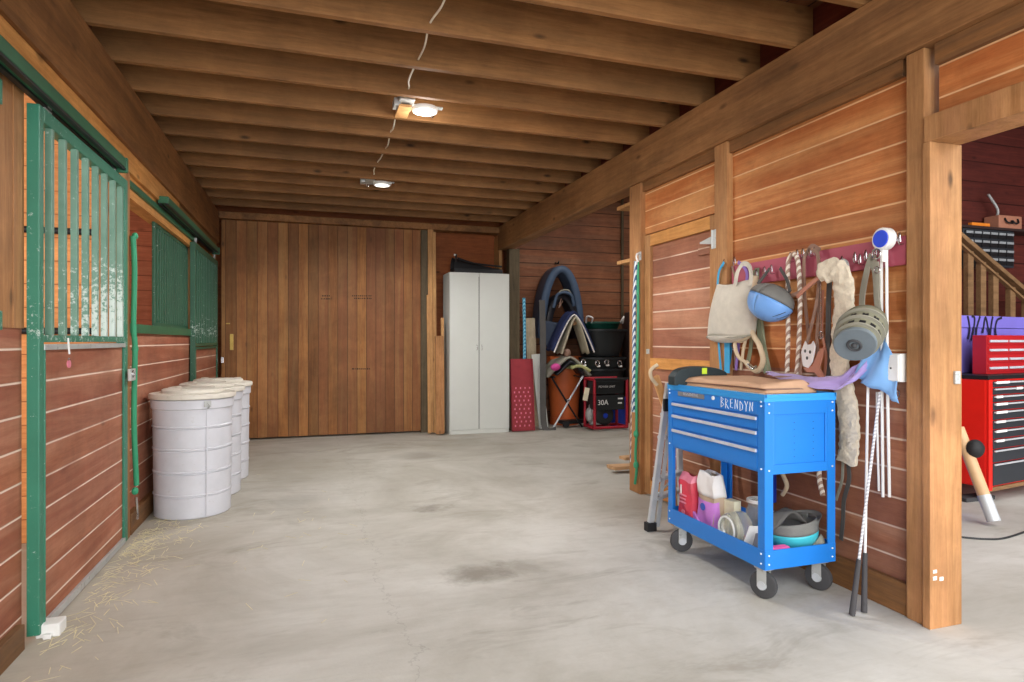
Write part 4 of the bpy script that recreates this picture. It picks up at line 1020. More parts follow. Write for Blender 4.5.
# straps of lower girth end
hang('girth_tie', 'dull grey tie strap dangling below the fleece girth to above the floor', 'strap', [(848, 462), (849, 480), (844, 500), (843, 520), (841, 540)], .022, 'slate_strap', 2.47)
hang('girth_loop', 'short grey tie strap curling behind the blue cart corner post', 'strap', [(843, 462), (842, 480), (838, 494), (836, 500)], .014, 'grey_strap', 2.475)
# grazing muzzle
t = thing('grazing_muzzle', 'olive grey webbing grazing muzzle basket with round rubber base', 'muzzle', PX(858, 335, 2.36))
cB_ = PX(864, 322, 2.375); cA = cB_ + Vector((-.56, -.30, -.46)).normalized() * .155
axis = (cA - cB_).normalized(); ex = axis.orthogonal().normalized()
ex = (Vector((1, 0, 0)) - axis * axis.x).normalized(); ey = axis.cross(ex)
Lm = (cA - cB_).length
def ring3(c, r, s=1.0): return [c + (ex * math.cos(2 * PI * i / 32) + ey * math.sin(2 * PI * i / 32)) * r for i in range(32)]
def mz(u, v):
    a = 2 * PI * u; r = .098 - .012 * v + .006 * math.sin(PI * v)
    return cB_ + axis * Lm * v + (ex * math.cos(a) * .85 + ey * math.sin(a)) * r
b = nb(); grid(b, mz, 36, 10); obj('basket', b, 'muzzle', t, smooth=True, solid=.004)
b = nb(); R_ = .094
vs = [b.verts.new(cA + axis * .004 + (ex * math.cos(2 * PI * i / 32) * .85 + ey * math.sin(2 * PI * i / 32)) * R_) for i in range(32)]; f = b.faces.new(vs)
r_ = bmesh.ops.extrude_face_region(b, geom=[f]); bmesh.ops.translate(b, verts=[v for v in r_['geom'] if isinstance(v, bmesh.types.BMVert)], vec=axis * .018)
obj('base_plate', b, 'muzzle_base', t, smooth=True, bevel=.004)
b = nb(); cc = cA + axis * .024; tube(b, [cc + (ex * math.cos(2 * PI * i / 20) + ey * math.sin(2 * PI * i / 20)) * .026 for i in range(20)], .006, 8, closed=True); ball(b, cc, .012); obj('grazing_hole', b, 'rubber', t, smooth=True)
for v_ in (.3, .62, .92):
    b = nb(); sweep(b, [cB_ + axis * Lm * v_ + (ex * math.cos(2 * PI * i / 36) * .85 + ey * math.sin(2 * PI * i / 36)) * (.101 - .012 * v_ + .006 * math.sin(PI * v_)) for i in range(36)], rect(.006, .024), True, up=tuple(axis))
    obj('webbing_band', b, 'grey_strap', t, smooth=True)
b = nb()
for v_ in (.46, .78):
    for i in range(12):
        a = 2 * PI * i / 12; r = .1 - .012 * v_ + .004
        c = cB_ + axis * Lm * v_ + (ex * math.cos(a) * .85 + ey * math.sin(a)) * r
        tt_ = (-ex * math.sin(a) * .85 + ey * math.cos(a)).normalized()
        bar(b, c - tt_ * .012, c + tt_ * .012, .004, .016, up=tuple(axis))
obj('slot_pattern', b, 'dark_metal', t)
for pts in ([(864, 318), (862, 300), (866, 275), (872, 254)], [(880, 318), (877, 300), (876, 280), (873, 256)]):
    b = nb(); strap(b, [PX(a, c, 2.41 if c > 300 else 2.44) for a, c in pts], .03, .005); obj('head_strap', b, 'grey_strap', t, smooth=True)
b = nb(); strap(b, [PX(877, 262, 2.42), PX(878, 280, 2.41), PX(877, 300, 2.41)], .018, .004); obj('head_strap', b, 'grey_strap', t, smooth=True)
for (a, c, r) in ((876, 254, .022), (877, 270, .014), (873, 344, .018)):
    b = nb(); p = PX(a, c, 2.4); tube(b, [p + Vector((0, r * math.cos(k * PI / 8), r * math.sin(k * PI / 8))) for k in range(16)], .0035, 8, closed=True); obj('ring', b, 'steel', t, smooth=True)
b = nb(); tube(b, [p + Vector((.03, 0, -.1)) for p in ()] or [PX(843, 268, 2.44) + Vector((0, .03 * math.cos(k * PI / 10), .04 * math.sin(k * PI / 10))) for k in range(20)], .006, 8, closed=True)
tag(obj('metal_ring', b, 'galv', smooth=True), 'large grey metal ring hanging behind the fleece girth top', 'ring')
# white measuring stick with blue disc
t = thing('stick_bundle', 'tall white stick with a round blue faced head hanging beside the pale post', 'stick', PX(883, 400, 2.45))
p = PX(884, 239, 2.43)
b = nb(); lathe(b, [(0, -.02), (.044, -.02), (.05, -.014), (.05, .016), (.044, .022), (0, .022)], p, 'X', 36); obj('head', b, 'white_plastic', t, smooth=True)
b = nb(); lathe(b, [(0, -.0235), (.037, -.0235), (.039, -.0195), (0, -.0195)], p, 'X', 36); hd = obj('blue_face', b, 'disc_blue', t, smooth=True)
b = nb(); bar(b, PX(884, 250, 2.43), PX(884, 262, 2.435), .03, .014, up=(0, 1, 0)); obj('neck', b, 'white_plastic', t, bevel=.003)
b = nb(); tube(b, [PX(881.5, 250, 2.44), PX(882, 380, 2.455), PX(883, 497, 2.47)], .0065, 8, 4); obj('shaft', b, 'white_plastic', t, smooth=True)
b = nb(); tube(b, [PX(886.5, 250, 2.44), PX(887.5, 380, 2.455), PX(889.5, 497, 2.47)], .0065, 8, 4); obj('shaft', b, 'white_plastic', t, smooth=True)
b = nb(); tube(b, [PX(877, 392, 2.46), PX(877.5, 440, 2.46), PX(879, 491, 2.47)], .005, 8, 4); obj('shaft', b, 'white_plastic', t, smooth=True)
# whips
for (bx, by_, hx, hy, tx_, ty_, lab, hm) in ((852, 616, 858, 562, 880, 392, 'braided white riding whip with black grip, nearer of two standing on the floor', 'whip'), (864, 613, 866, 556, 868, 384, 'thin white riding whip with black grip, second of two standing on the floor', 'white_plastic')):
    p = PZ(bx, by_); top = PX(tx_, ty_, 2.45)
    t = thing('riding_whip', lab, 'whip', p)
    h = p + Vector((0, 0, .006)) + (top - p) * ((by_ - hy) / (by_ - ty_))
    b = nb(); tube(b, [p + Vector((0, 0, .004)), h], .0135, 12, scale=lambda s: 1 - .25 * s); obj('grip', b, 'whip_handle', t, smooth=True)
    b = nb(); tube(b, [h, h.lerp(top, .5), top], .006, 8); obj('shaft', b, hm, t, smooth=True)
# cloths
t = NT('fold')
def cloth_sheet(rows, nv, fn=None):
    """ROWS: list of (upper, lower) point pairs along the cloth's length"""
    n = len(rows)
    up = smooth_path([r[0] for r in rows], 6); lo = smooth_path([r[1] for r in rows], 6)
    b = nb(); m = len(up) - 1
    vs = [[b.verts.new(up[i].lerp(lo[i], j / nv) + Vector((-.012 * math.sin(j / nv * 7 + i * .35), 0, .003 * math.sin(i * .9)))) for j in range(nv + 1)] for i in range(m + 1)]
    for i in range(m):
        for j in range(nv): b.faces.new((vs[i][j], vs[i + 1][j], vs[i + 1][j + 1], vs[i][j + 1]))
    return b
TZ = .955
def on_top(px, py, z=TZ): return PZ(px, py, z)
rows = [(PX(767, 371.5, 2.40), PX(768, 374, 2.34)), (PX(785, 373.5, 2.41), PX(787, 380.5, 2.32)), (PX(806, 376, 2.42), PX(812, 387.5, 2.33)),
        (PX(838, 376, 2.43), PX(836, 389.5, 2.385)), (PX(856, 366, 2.44), PX(850, 384, 2.40)), (PX(872, 352, 2.46), PX(866, 370, 2.43))]
b = cloth_sheet(rows, 8); tag(obj('lavender_cloth', b, 'lavender', smooth=True, solid=.003), 'lavender cloth trailing from the cart top up to the blue cloth', 'cloth')
t = None
rows = [(PX(855, 374, 2.43), PX(862, 383, 2.43)), (PX(868, 352, 2.44), PX(873, 388, 2.42)), (PX(880, 335, 2.45), PX(884, 393, 2.42)), (PX(886, 340, 2.45), PX(892, 399, 2.43)), (PX(893, 352, 2.45), PX(900, 404, 2.44))]
b = cloth_sheet(rows, 10); tag(obj('blue_cloth', b, 'sky_cloth', smooth=True, solid=.003), 'light blue cloth hanging in a triangle below the muzzle', 'cloth')
# outlet box
t = thing('outlet_cover', 'white weatherproof outlet cover on the tack wall beside the pale post', 'outlet', PX(900, 367, 2.47))
b = nb(); box(b, (2.445, 2.075, 1.02), (2.4995, 2.155, 1.145), .006); obj('housing', b, 'white_plastic', t)
b = nb(); box(b, (2.439, 2.08, 1.026), (2.4445, 2.15, 1.139), .003); obj('cover', b, 'white_plastic', t)
b = nb(); ball(b, (2.438, 2.115, 1.08), .004); obj('screw', b, 'dark_metal', t)
b = nb(); p = PX(898, 394, 2.475); tube(b, [p + Vector((0, .008 * math.cos(k * PI / 8), .014 * math.sin(k * PI / 8))) for k in range(16)], .0025, 6, closed=True); tag(obj('wall_ring', b, 'steel', smooth=True), 'small wire ring on the wall under the outlet cover', 'ring')

# ------------------------------------------------------------------ blue tool cart
X0, X1, Y0, Y1 = 1.98, 2.385, 2.37, 3.18; TOP = .95
t = thing('tool_cart', 'blue steel rolling tool cart with drawers and an open lower tray', 'tool cart', ((X0 + X1) / 2, (Y0 + Y1) / 2, 0))
b = nb(); box(b, (X0 + .006, Y0 + .006, .59), (X1 - .006, Y1 - .006, TOP - .03), .002)
cart = obj('drawer_case', b, 'blue', t)
# recessed end panel frame
def p_(nm, a, c, m, bev=.002, par=None, **k): b = nb(); box(b, a, c, bev); return obj(nm, b, m, par or t, **k)
for (xa, xb, ya, yb) in ((X0, X0 + .045, Y0, Y0 + .045), (X1 - .045, X1, Y0, Y0 + .045), (X0, X0 + .045, Y1 - .045, Y1), (X1 - .045, X1, Y1 - .045, Y1)):
    # folded angle leg
    b = nb(); sx = xa if xa == X0 else xb; sy_ = ya if ya == Y0 else yb
    box(b, (sx - .001 * (1 if sx == X0 else -1), ya, .15), (sx + (.004 if sx == X0 else -.004), yb, TOP - .006)); box(b, (xa, sy_ - .001 * (1 if sy_ == Y0 else -1), .15), (xb, sy_ + (.004 if sy_ == Y0 else -.004), TOP - .006))
    obj('corner_leg', b, 'blue', t)
p_('end_frame', (X0 + .045, Y0 - .001, .86), (X1 - .045, Y0 + .005, TOP - .03), 'blue')
p_('end_frame', (X0 + .045, Y0 - .001, .585), (X1 - .045, Y0 + .005, .63), 'blue')
p_('end_frame', (X0 + .045, Y0 - .001, .63), (X0 + .06, Y0 + .005, .86), 'blue')
p_('end_frame', (X1 - .06, Y0 - .001, .63), (X1 - .045, Y0 + .005, .86), 'blue')
# top with rim
b = nb(); box(b, (X0 - .004, Y0 - .004, TOP - .03), (X1 + .004, Y1 + .004, TOP - .012), .002)
for (a, c) in (((X0 - .004, Y0 - .004, TOP - .012), (X0 + .006, Y1 + .004, TOP + .004)), ((X1 - .006, Y0 - .004, TOP - .012), (X1 + .004, Y1 + .004, TOP + .004)), ((X0, Y0 - .004, TOP - .012), (X1, Y0 + .006, TOP + .004)), ((X0, Y1 - .006, TOP - .012), (X1, Y1 + .004, TOP + .004))): box(b, a, c)
obj('top_tray', b, 'blue_lid', t)
p_('top_mat', (X0 + .008, Y0 + .008, TOP - .0115), (X1 - .008, Y1 - .01, TOP - .006), 'paper', .001)
# drawers
p_('header_panel', (X0 - .002, Y0 + .046, .858), (X0 + .005, Y1 - .046, TOP - .031), 'blue', .001)
for (z0, z1) in ((.79, .85), (.708, .782), (.602, .7)):
    dr = p_('drawer', (X0 - .002, Y0 + .05, z0), (X0 + .005, Y1 - .05, z1), 'blue', .0015)
    b = nb(); box(b, (X0 - .013, Y0 + .05, z1 - .018), (X0 - .0025, Y1 - .05, z1 - .002), .003); obj('handle_trim', b, 'chrome_strip', dr)
hp = PX(713, 398, X0 - .004)
b = nb(); lathe(b, [(0, -.004), (.009, -.004), (.011, .002), (0, .002)], hp, 'X', 20); obj('lock', b, 'rivet', t, smooth=True)
GL = {'B': [[(0, 0), (0, 1), (.5, .85), (.1, .55), (.6, .3), (0, 0)]], 'R': [[(0, 0), (0, 1), (.5, .8), (.05, .5), (.6, 0)]], 'E': [[(.5, .95), (.05, .9), (.05, .1), (.55, .05)], [(.05, .5), (.45, .55)]],
      'N': [[(0, 0), (.05, 1), (.5, .05), (.55, 1)]], 'D': [[(.05, 0), (.05, 1), (.6, .6), (.5, .15), (.05, 0)]], 'Y': [[(0, 1), (.3, .5), (.6, 1)], [(.3, .5), (.25, -.1)]]}
o0 = PX(721, 401, X0 - .004); b = nb()
for k, ch in enumerate('BRENDYN'):
    for st_ in GL[ch]:
        tube(b, [(X0 - .0035, o0.y - .036 * k - .038 * a_, o0.z - .03 + (.05 - .001 * k) * c_ - .003 * math.sin(k * 2)) for a_, c_ in st_], .0016, 6)
obj('handwritten_name', b, 'rivet', t)
b = nb(); box(b, PX(678, 391.2, X0 - .0025), PX(704, 399.5, X0 - .0045) + Vector((0, 0, -.0)), .001)
for v in b.verts: pass
pl_ = obj('maker_plate', b, 'ink', t)
q_ = (PX(678, 392.2, X0 - .005) + PX(704, 397.5, X0 - .005)) / 2
text('lettering', 'U.S.GENERAL', .024, (X0 - .0052, q_.y, q_.z), (0, -1, 0), (0, 0, 1), 'chrome_strip', pl_, .0004)
# lower tray
b = nb(); box(b, (X0, Y0, .15), (X1, Y1, .158)); box(b, (X0 - .003, Y0 + .0, .15), (X0 + .003, Y1, .238)); box(b, (X1 - .003, Y0, .15), (X1 + .003, Y1, .238)); box(b, (X0, Y0 - .003, .15), (X1, Y0 + .003, .238)); box(b, (X0, Y1 - .003, .15), (X1, Y1 + .003, .238))
obj('lower_tray', b, 'blue', t)
b = nb()
for (ya) in (Y0 + .02, Y1 - .02):
    for z in (.175, .22, .9, .935 - .015, .61): ball(b, (X0 - .004, ya, z), .0045, 8)
for xa in (X0 + .02, X1 - .02):
    for z in (.175, .215, .605, .87, .91): ball(b, (xa, Y0 - .004, z), .0045, 8)
obj('rivet', b, 'rivet', t)
b = nb()
for xa in (X0 + .17, X0 + .28):
    for k in range(6): ball(b, (xa, Y0 + .005, .66 + k * .032), .002, 6)
obj('hole_pattern', b, 'dark_metal', t)
for (x, y, a) in ((X0 + .035, Y0 + .05, 25), (X1 - .05, Y0 + .05, 20), (X0 + .035, Y1 - .08, 75), (X1 - .05, Y1 - .08, 80)):
    b = nb(); box(b, (x - .03, y - .03, .138), (x + .03, y + .03, .15)); m = Matrix.Translation((x, y, 0)) @ Matrix.Rotation(math.radians(a), 4, 'Z')
    c_ = nb()
    for s in (-1, 1): box(c_, (s * .022 - .002, -.022, .055), (s * .022 + .002, .022, .138))
    xform(c_, m); me_ = bpy.data.meshes.new('q'); c_.to_mesh(me_); b.from_mesh(me_); c_.free()
    ca = obj('caster', b, 'galv', t)
    b = nb(); lathe(b, [(0, -.016), (.05, -.016), (.062, -.012), (.064, 0), (.062, .012), (.05, .016), (0, .016)], (0, -.0, .064), 'X', 32); xform(b, m); obj('wheel', b, 'rubber', ca, smooth=True)
    b = nb(); lathe(b, [(0, -.026), (.02, -.026), (.022, -.018), (.022, .018), (.02, .026), (0, .026)], (0, 0, .064), 'X', 20); xform(b, m); obj('hub', b, 'alu', ca, smooth=True)
# on the cart top
t = thing('paper_sack', 'flattened brown cardboard sack lying on top of the blue cart', 'sack', (2.2, 2.85, TOP))
A4, B4, C4, D4 = Vector((2.02, 3.1, TOP)), Vector((2.33, 3.12, TOP)), Vector((2.372, 2.47, TOP)), Vector((2.11, 2.5, TOP))
def sack(z0, h, k, dx=0.0):
    c4 = (A4 + B4 + C4 + D4) / 4
    def fn(u, v):
        p = A4.lerp(D4, u).lerp(B4.lerp(C4, u), v); p = c4 + (p - c4) * k
        e = min(1, 22 * min(v, 1 - v + .02, u + .02, 1 - u))
        return Vector((p.x + dx + .02 * math.sin(4 * u) * (1 - v), p.y, z0 + h * (.45 + .55 * v ** .6) * e ** .5 + .004 * math.sin(11 * u + 4 * v) * e))
    b = nb(); grid(b, fn, 26, 14); return b
obj('lower_layer', sack(TOP - .003, .038, 1.0), 'card', t, smooth=True, solid=.004)
obj('upper_layer', sack(TOP + .02, .034, .95, -.012), 'card', t, smooth=True, solid=.004)
obj('inner_fold', sack(TOP + .012, .034, .97), 'leather', t, smooth=True, solid=.002)
b = nb(); prism(b, [Vector((2.25, 2.66, TOP + .066)), Vector((2.32, 2.66, TOP + .07)), Vector((2.32, 2.58, TOP + .07)), Vector((2.25, 2.58, TOP + .066))], (0, 0, .001)); obj('printed_label', b, 'leather', t)
t = thing('black_case', 'black curved tool case with a lime sticker at the back of the cart top', 'case', (2.3, 3.1, TOP))
def cs(u, v):
    x = 2.07 + .34 * u; 
    return Vector((x, 3.12 + .05 * math.cos(2 * PI * v), TOP + .025 + (.028 + .012 * math.sin(PI * u)) * math.sin(2 * PI * v) + .02 * math.sin(PI * u)))
A_, B_ = PY(667, 378, 3.12), PY(721, 376, 3.12)
b = nb(); prof_ = []
pts = [PY(668, 376, 3.14), PY(675, 369, 3.14), PY(690, 366, 3.14), PY(706, 367, 3.14), PY(718, 371, 3.14), PY(720, 376, 3.14)]
low = [Vector((p.x, p.y, TOP + .0)) for p in (pts[-1], pts[0])]
poly = smooth_path(pts, 4); poly = [Vector((p.x, p.y, max(p.z, TOP + .004))) for p in poly] + low
prism(b, poly, (0, -.07, 0)); obj('body', b, 'black_case', t, bevel=.003)
b = nb(); box(b, PY(702, 368, 3.0695), PY(707, 374, 3.068)); obj('sticker', b, 'lime', t)
# items in the lower tray
FL = .159
def bag(cx_, cy_, w, d, z1, mat, lab, name, extra, pk=.85):
    t = thing(name, lab, 'bag', (cx_, cy_, FL))
    def fn(u, v):
        a = 2 * PI * u; sq = 1 / max(abs(math.cos(a)), abs(math.sin(a))) ** .6
        pin = 1 - pk * max(0, v - .82) / .18 if v > .82 else 1
        bul = 1 + .08 * math.sin(PI * v)
        return Vector((cx_ + d / 2 * math.cos(a) * sq * bul * pin + .006 * math.sin(9 * v + 4 * a), cy_ + w / 2 * math.sin(a) * sq * bul, FL + (z1 - FL) * v + .006 * math.sin(3 * a) * v))
    b = nb(); grid(b, fn, 32, 16); obj('pouch', b, mat, t, smooth=True)
    b = nb(); box(b, (cx_ - d / 2 * .9, cy_ - w / 2 * .9, FL), (cx_ + d / 2 * .9, cy_ + w / 2 * .9, FL + .004)); obj('base', b, mat, t)
    extra(t, fn); return t
def ex_red(t, fn):
    b = nb(); grid(b, lambda u, v: fn(.25 + .5 * u, .86 + .14 * v) + Vector((-.003, 0, 0)), 12, 4); obj('top_seal', b, 'bag_pink', t, smooth=True)
    b = nb(); box(b, fn(.47, .66) + Vector((-.006, 0, -.015)), fn(.42, .74) + Vector((-.003, -.01, .01)), .002); obj('logo', b, 'bag_white', t)
    b = nb()
    for k_, w_ in enumerate((.034, .028, .031)):
        q = fn(.5, .6 - .07 * k_) + Vector((-.004, 0, 0)); box(b, q + Vector((-.002, -w_, -.004)), q + Vector((.002, w_, .004)))
    obj('print_lines', b, 'bag_pink', t)
    b = nb(); lathe(b, [(0, -.002), (.016, -.002), (.016, .002), (0, .002)], fn(.47, .25) + Vector((-.006, 0, 0)), 'X', 20); obj('badge', b, 'bag_pink', t)
bag(2.045, 3.06, .13, .07, .45, 'bag_red', 'red treat bag with pink top standing in the cart tray', 'treat_bag', ex_red)
def ex_pur(t, fn):
    b = nb(); grid(b, lambda u, v: fn(u, .62 + .38 * v) + Vector((0, 0, .012)) , 32, 6); o_ = obj('rolled_top', b, 'bag_white', t, smooth=True, solid=.008)
    b = nb(); grid(b, lambda u, v: fn(.22 + .56 * u, .0 + .58 * v) * 1 + Vector((-.005, 0, 0)), 14, 6); obj('print_panel', b, 'bag_purple', t, smooth=True)
    b = nb(); lathe(b, [(0, -.002), (.02, -.002), (.02, .002), (0, .002)], fn(.5, .47) + Vector((-.008, .0, 0)), 'X', 24, ); obj('seal', b, 'seal', t)
bag(2.07, 2.895, .15, .08, .475, 'bag_tan', 'tall purple and white feed bag with folded white top in the cart tray', 'supplement_bag', ex_pur, .35)
b = nb(); c0 = Vector((2.02, 2.99, FL)); grid(b, lambda u, v: c0 + Vector((.02 * math.sin(PI * u) - .01, .05 - .1 * u - .01 * v, (.1 * v) * (1 - .6 * abs(u - .3)))), 8, 8)
tag(obj('purple_packet', b, 'bag_purple', smooth=True, solid=.012), 'small crumpled purple packet leaning between the red bag and tall feed bag', 'packet')
b = nb(); box(b, (2.1, 2.755, FL), (2.15, 2.825, .36), .002, Matrix.Rotation(.15, 3, 'Z')); tag(obj('cream_carton', b, 'carton'), 'cream carton standing behind the round clear tub in the cart tray', 'carton')
# clear round tub (facing aisle)
t = thing('clear_tub', 'clear plastic tub lying on its side, round face to the aisle, in the cart tray', 'tub', (2.06, 2.69, FL))
b = nb(); cc = Vector((2.06, 2.69, FL + .085)); lathe(b, [(0, -.04), (.06, -.045), (.075, -.04), (.082, -.01), (.082, .05), (.07, .06), (0, .06)], cc, 'X', 36, 1.02); obj('tub_wall', b, 'glass', t, smooth=True)
b = nb(); lathe(b, [(.058, -.052), (.066, -.052), (.066, -.046), (.058, -.046), (.058, -.052)], cc, 'X', 36, 1.02); obj('rim', b, 'white_plastic', t, smooth=True)
t = thing('glass_jar', 'upright clear jar with a wide mouth behind the round tub in the cart tray', 'jar', (2.2, 2.68, FL))
b = nb(); lathe(b, [(0, 0), (.055, 0), (.062, .01), (.062, .17), (.052, .19), (.052, .21), (.056, .212), (.056, .225), (.05, .225), (.048, .2), (.056, .17), (.056, .015), (0, .012)], (2.2, 2.68, FL), n=36); obj('jar_wall', b, 'glass', t, smooth=True)
b = nb(); lathe(b, [(.053, .21), (.059, .212), (.059, .226), (.053, .228)], (2.2, 2.68, FL), n=36); obj('rim', b, 'bag_white', t, smooth=True)
b = nb(); bar(b, (2.035, 2.55, FL + .003), (2.05, 2.50, FL + .15), .1, .006, up=(0, 1, 0))
c_ = tag(obj('paper_box', b, 'paper'), 'white printed leaflet box leaning at the near corner of the cart tray', 'box'); b = nb(); bar(b, (2.024, 2.50, FL + .003), (2.03, 2.46, FL + .13), .05, .006, up=(0, 1, 0)); tag(obj('barcode_tag', b, 'ink'), 'grey printed slip beside the white leaflet box', 'slip')
# teal helmet upside down
hc = Vector((2.27, 2.53, FL + .075))
hl = helmet('teal_helmet', 'teal riding helmet upside down in the near end of the cart tray', hc + Vector((0, 0, .04)), (.12, .125, .11), Matrix.Rotation(PI, 3, 'X') @ Matrix.Rotation(.15, 3, 'Y'), 'helm_teal', 'helm_grey', peak=True)
b = nb(); grid(b, lambda u, v: hc + Vector(((.05 - .22 * u), .03 - .1 * v, .085 + .035 * math.sin(PI * u) + .02 * math.sin(7 * u + 5 * v))), 14, 8); obj('padding', b, 'slate_strap', hl, smooth=True, solid=.012)
b = nb(); grid(b, lambda u, v: Vector((2.12 + .23 * u, 2.42 - .03 * v, FL + .012 + (.1 * u ** 2) * (1 - .6 * v) + .012 * math.sin(6 * u + 3 * v))), 14, 6)
tag(obj('grey_cloth', b, 'grey_strap', smooth=True, solid=.008), 'crumpled grey cloth in front of the teal helmet', 'cloth')
t = thing('grooming_brush', 'pink bristled grooming brush at the near corner of the cart tray', 'brush', (2.09, 2.42, FL))
b = nb(); box(b, (2.03, 2.4, FL + .055), (2.15, 2.44, FL + .075), .006); obj('back', b, 'pink', t)
b = nb()
for i in range(12):
    for j in range(4): bar(b, (2.036 + i * .0097, 2.405 + j * .01, FL + .03), (2.036 + i * .0097, 2.405 + j * .01, FL + .056), .004)
box(b, (2.033, 2.403, FL), (2.147, 2.437, FL + .03)); obj('bristles', b, 'pink', t, kind='stuff')

# ------------------------------------------------------------------ folded ladder by the cart
t = thing('folding_ladder', 'folded aluminium step ladder standing between the edge post and the blue cart', 'ladder', (2.1, 3.5, 0))
YL = 3.5
def ly(px, py, y=YL): return PY(px, py, y)
f1, f2 = ly(650, 531), ly(668.5, 383); f1.z = .02
g1, g2 = ly(656, 530), ly(674, 383); g1.z = .02
b = nb(); bar(b, f1, f2, .036, .03, up=(0, 1, 0), bev=.003); obj('side_rail', b, 'alu', t)
b = nb(); bar(b, g1 + Vector((.01, 0, 0)), g2 + Vector((.0, 0, 0)), .022, .02, up=(0, 1, 0), bev=.003); obj('side_rail', b, 'alu', t)
h1, h2 = f1 + Vector((.33, .16, 0)), f2 + Vector((.17, .16, 0))
b = nb(); bar(b, h1, h2, .036, .03, up=(0, 1, 0), bev=.003); obj('side_rail', b, 'alu', t)
for s in (.2, .33, .62, .78):
    b = nb(); bar(b, f1.lerp(f2, s), h1.lerp(h2, s), .06, .022, up=(0, 0, 1), bev=.003); obj('step', b, 'alu', t)
b = nb(); bar(b, f1.lerp(f2, .2), h1.lerp(h2, .33), .015, .006, bev=.001); obj('brace', b, 'alu', t)
for q in (f1, h1):
    b = nb(); box(b, q + Vector((-.03, -.025, -.02)), q + Vector((.035, .025, .035)), .004); obj('foot', b, 'rubber_dark', t)
b = nb(); c_ = ly(668, 405, 3.47); box(b, c_ + Vector((-.03, -.012, -.04)), c_ + Vector((.025, .012, .04)), .004); obj('hinge_bracket', b, 'dark_metal', t)
# tan wooden handles beside ladder
t = thing('wooden_crook', 'pale wooden prop with a curled top leaning behind the ladder', 'wooden prop', (2.15, 3.6, .8))
b = nb(); bar(b, ly(667, 410, 3.56), ly(655, 376, 3.56), .05, .03, up=(0, 1, 0), bev=.006); bar(b, Vector((ly(667, 410, 3.56).x + .06, 3.56, .0)), ly(667, 410, 3.56), .04, .03, up=(0, 1, 0)); obj('shaft', b, 'lumber', t)
b = nb(); tube(b, [ly(657, 385, 3.55), ly(651.5, 378, 3.55), ly(650.5, 371, 3.55), ly(654, 367, 3.55), ly(657.5, 365, 3.55)], .012, 8, 6); obj('curl', b, 'beige_rope', t, smooth=True)
b = nb(); bar(b, (2.36, 3.22, .012), (2.44, 3.262, .55), .05, .02, up=(0, 1, 0)); tag(obj('short_plank', b, 'lumber'), 'short pale plank leaning on the wall behind the cart', 'plank')
b = nb(); box(b, (2.42, 2.86, .3), (2.47, 2.93, .58), .006); tag(obj('blue_scoop', b, 'gen_blue'), 'deep blue plastic scoop hanging behind the cart tray', 'scoop')
b = nb(); tube(b, [(2.46, 2.84, .6), (2.455, 2.8, .48), (2.45, 2.76, .42), (2.455, 2.8, .36)], .012, 8, 5); tag(obj('hanging_rope', b, 'beige_rope', smooth=True), 'cream rope end hanging behind the cart tray', 'rope')
b = nb(); tube(b, [(2.47, 2.56, .62), (2.465, 2.55, .5), (2.46, 2.52, .42)], .013, 8, 5); tag(obj('rope_tail', b, 'rope_tw', smooth=True), 'brown and white rope tail hanging behind the cart near the helmet', 'rope')

# ------------------------------------------------------------------ workshop
ca_ = math.radians(9)
t = thing('tool_chest', 'large red rolling tool chest with black drawers in the workshop', 'tool chest', (4.73, 3.29, 0), ca_)
def lp(nm, a, c, m, par=None, bev=.004, **k): b = nb(); box(b, a, c, bev); return obj(nm, b, m, par or t, local=True, **k)
CH = .945
lp('cabinet', (0, .012, .12), (1.15, .6, CH - .03), 'chest_red')
lp('worktop', (-.004, 0, CH - .03), (1.16, .6, CH), 'dark_metal')
lp('corner_trim', (-.002, -.004, .1), (.045, .011, CH - .03), 'chest_red')
lp('end_trim', (-.006, .02, .13), (-.001, .2, CH - .035), 'chest_red')
zs = [.13, .3, .4, .475, .545, .615, .685, .745, .8, .855, .905]
for z0, z1 in zip(zs, zs[1:]):
    dr = lp('drawer', (.05, -.006, z0 + .004), (1.1, .0115, z1 - .004), 'chest_black')
    lp('handle_strip', (.055, -.02, z1 - .018), (1.09, -.007, z1 - .006), 'alu', dr)
random.seed(3)
for k, z1 in enumerate(zs[3:]):
    w = random.uniform(.08, .2)
    lp('drawer_label', (.06 + (k == 6) * .28, -.0225, z1 - .02), (.06 + (k == 6) * .28 + w, -.0205, z1 - .002), 'paper', bev=.0)
lp('kick_rail', (.0, .0, .09), (1.15, .05, .12), 'rail_wood')
for (x, y) in ((.08, .08), (1.07, .08), (.08, .52), (1.07, .52)):
    b = nb(); lathe(b, [(0, -.015), (.04, -.015), (.045, 0), (.04, .015), (0, .015)], (x, y, .045), 'X', 20); box(b, (x - .02, y - .02, .05), (x + .02, y + .02, .119)); obj('caster', b, 'rubber_dark', t, smooth=True, local=True)
# sticker and script lettering on the red side
b = nb(); box(b, (-.0105, .30, .755), (-.0065, .50, .815), 0, Matrix.Rotation(math.radians(32), 3, 'X')); st = obj('white_sticker', b, 'paper', t, local=True)
text('lettering', 'CASE', .062, (-.0112, .4, .785), (0, -math.cos(.56), math.sin(.56)), (0, math.sin(.56), math.cos(.56)), 'marker', st, local=True)
text('lettering', 'Outland', .07, (-.0075, .26, .58), (0, 0, -1), (0, -1, 0), 'paper', t, slant=.3, local=True)
lp('white_sticker', (-.0075, .44, .85), (-.0065, .5, .9), 'paper', bev=0)
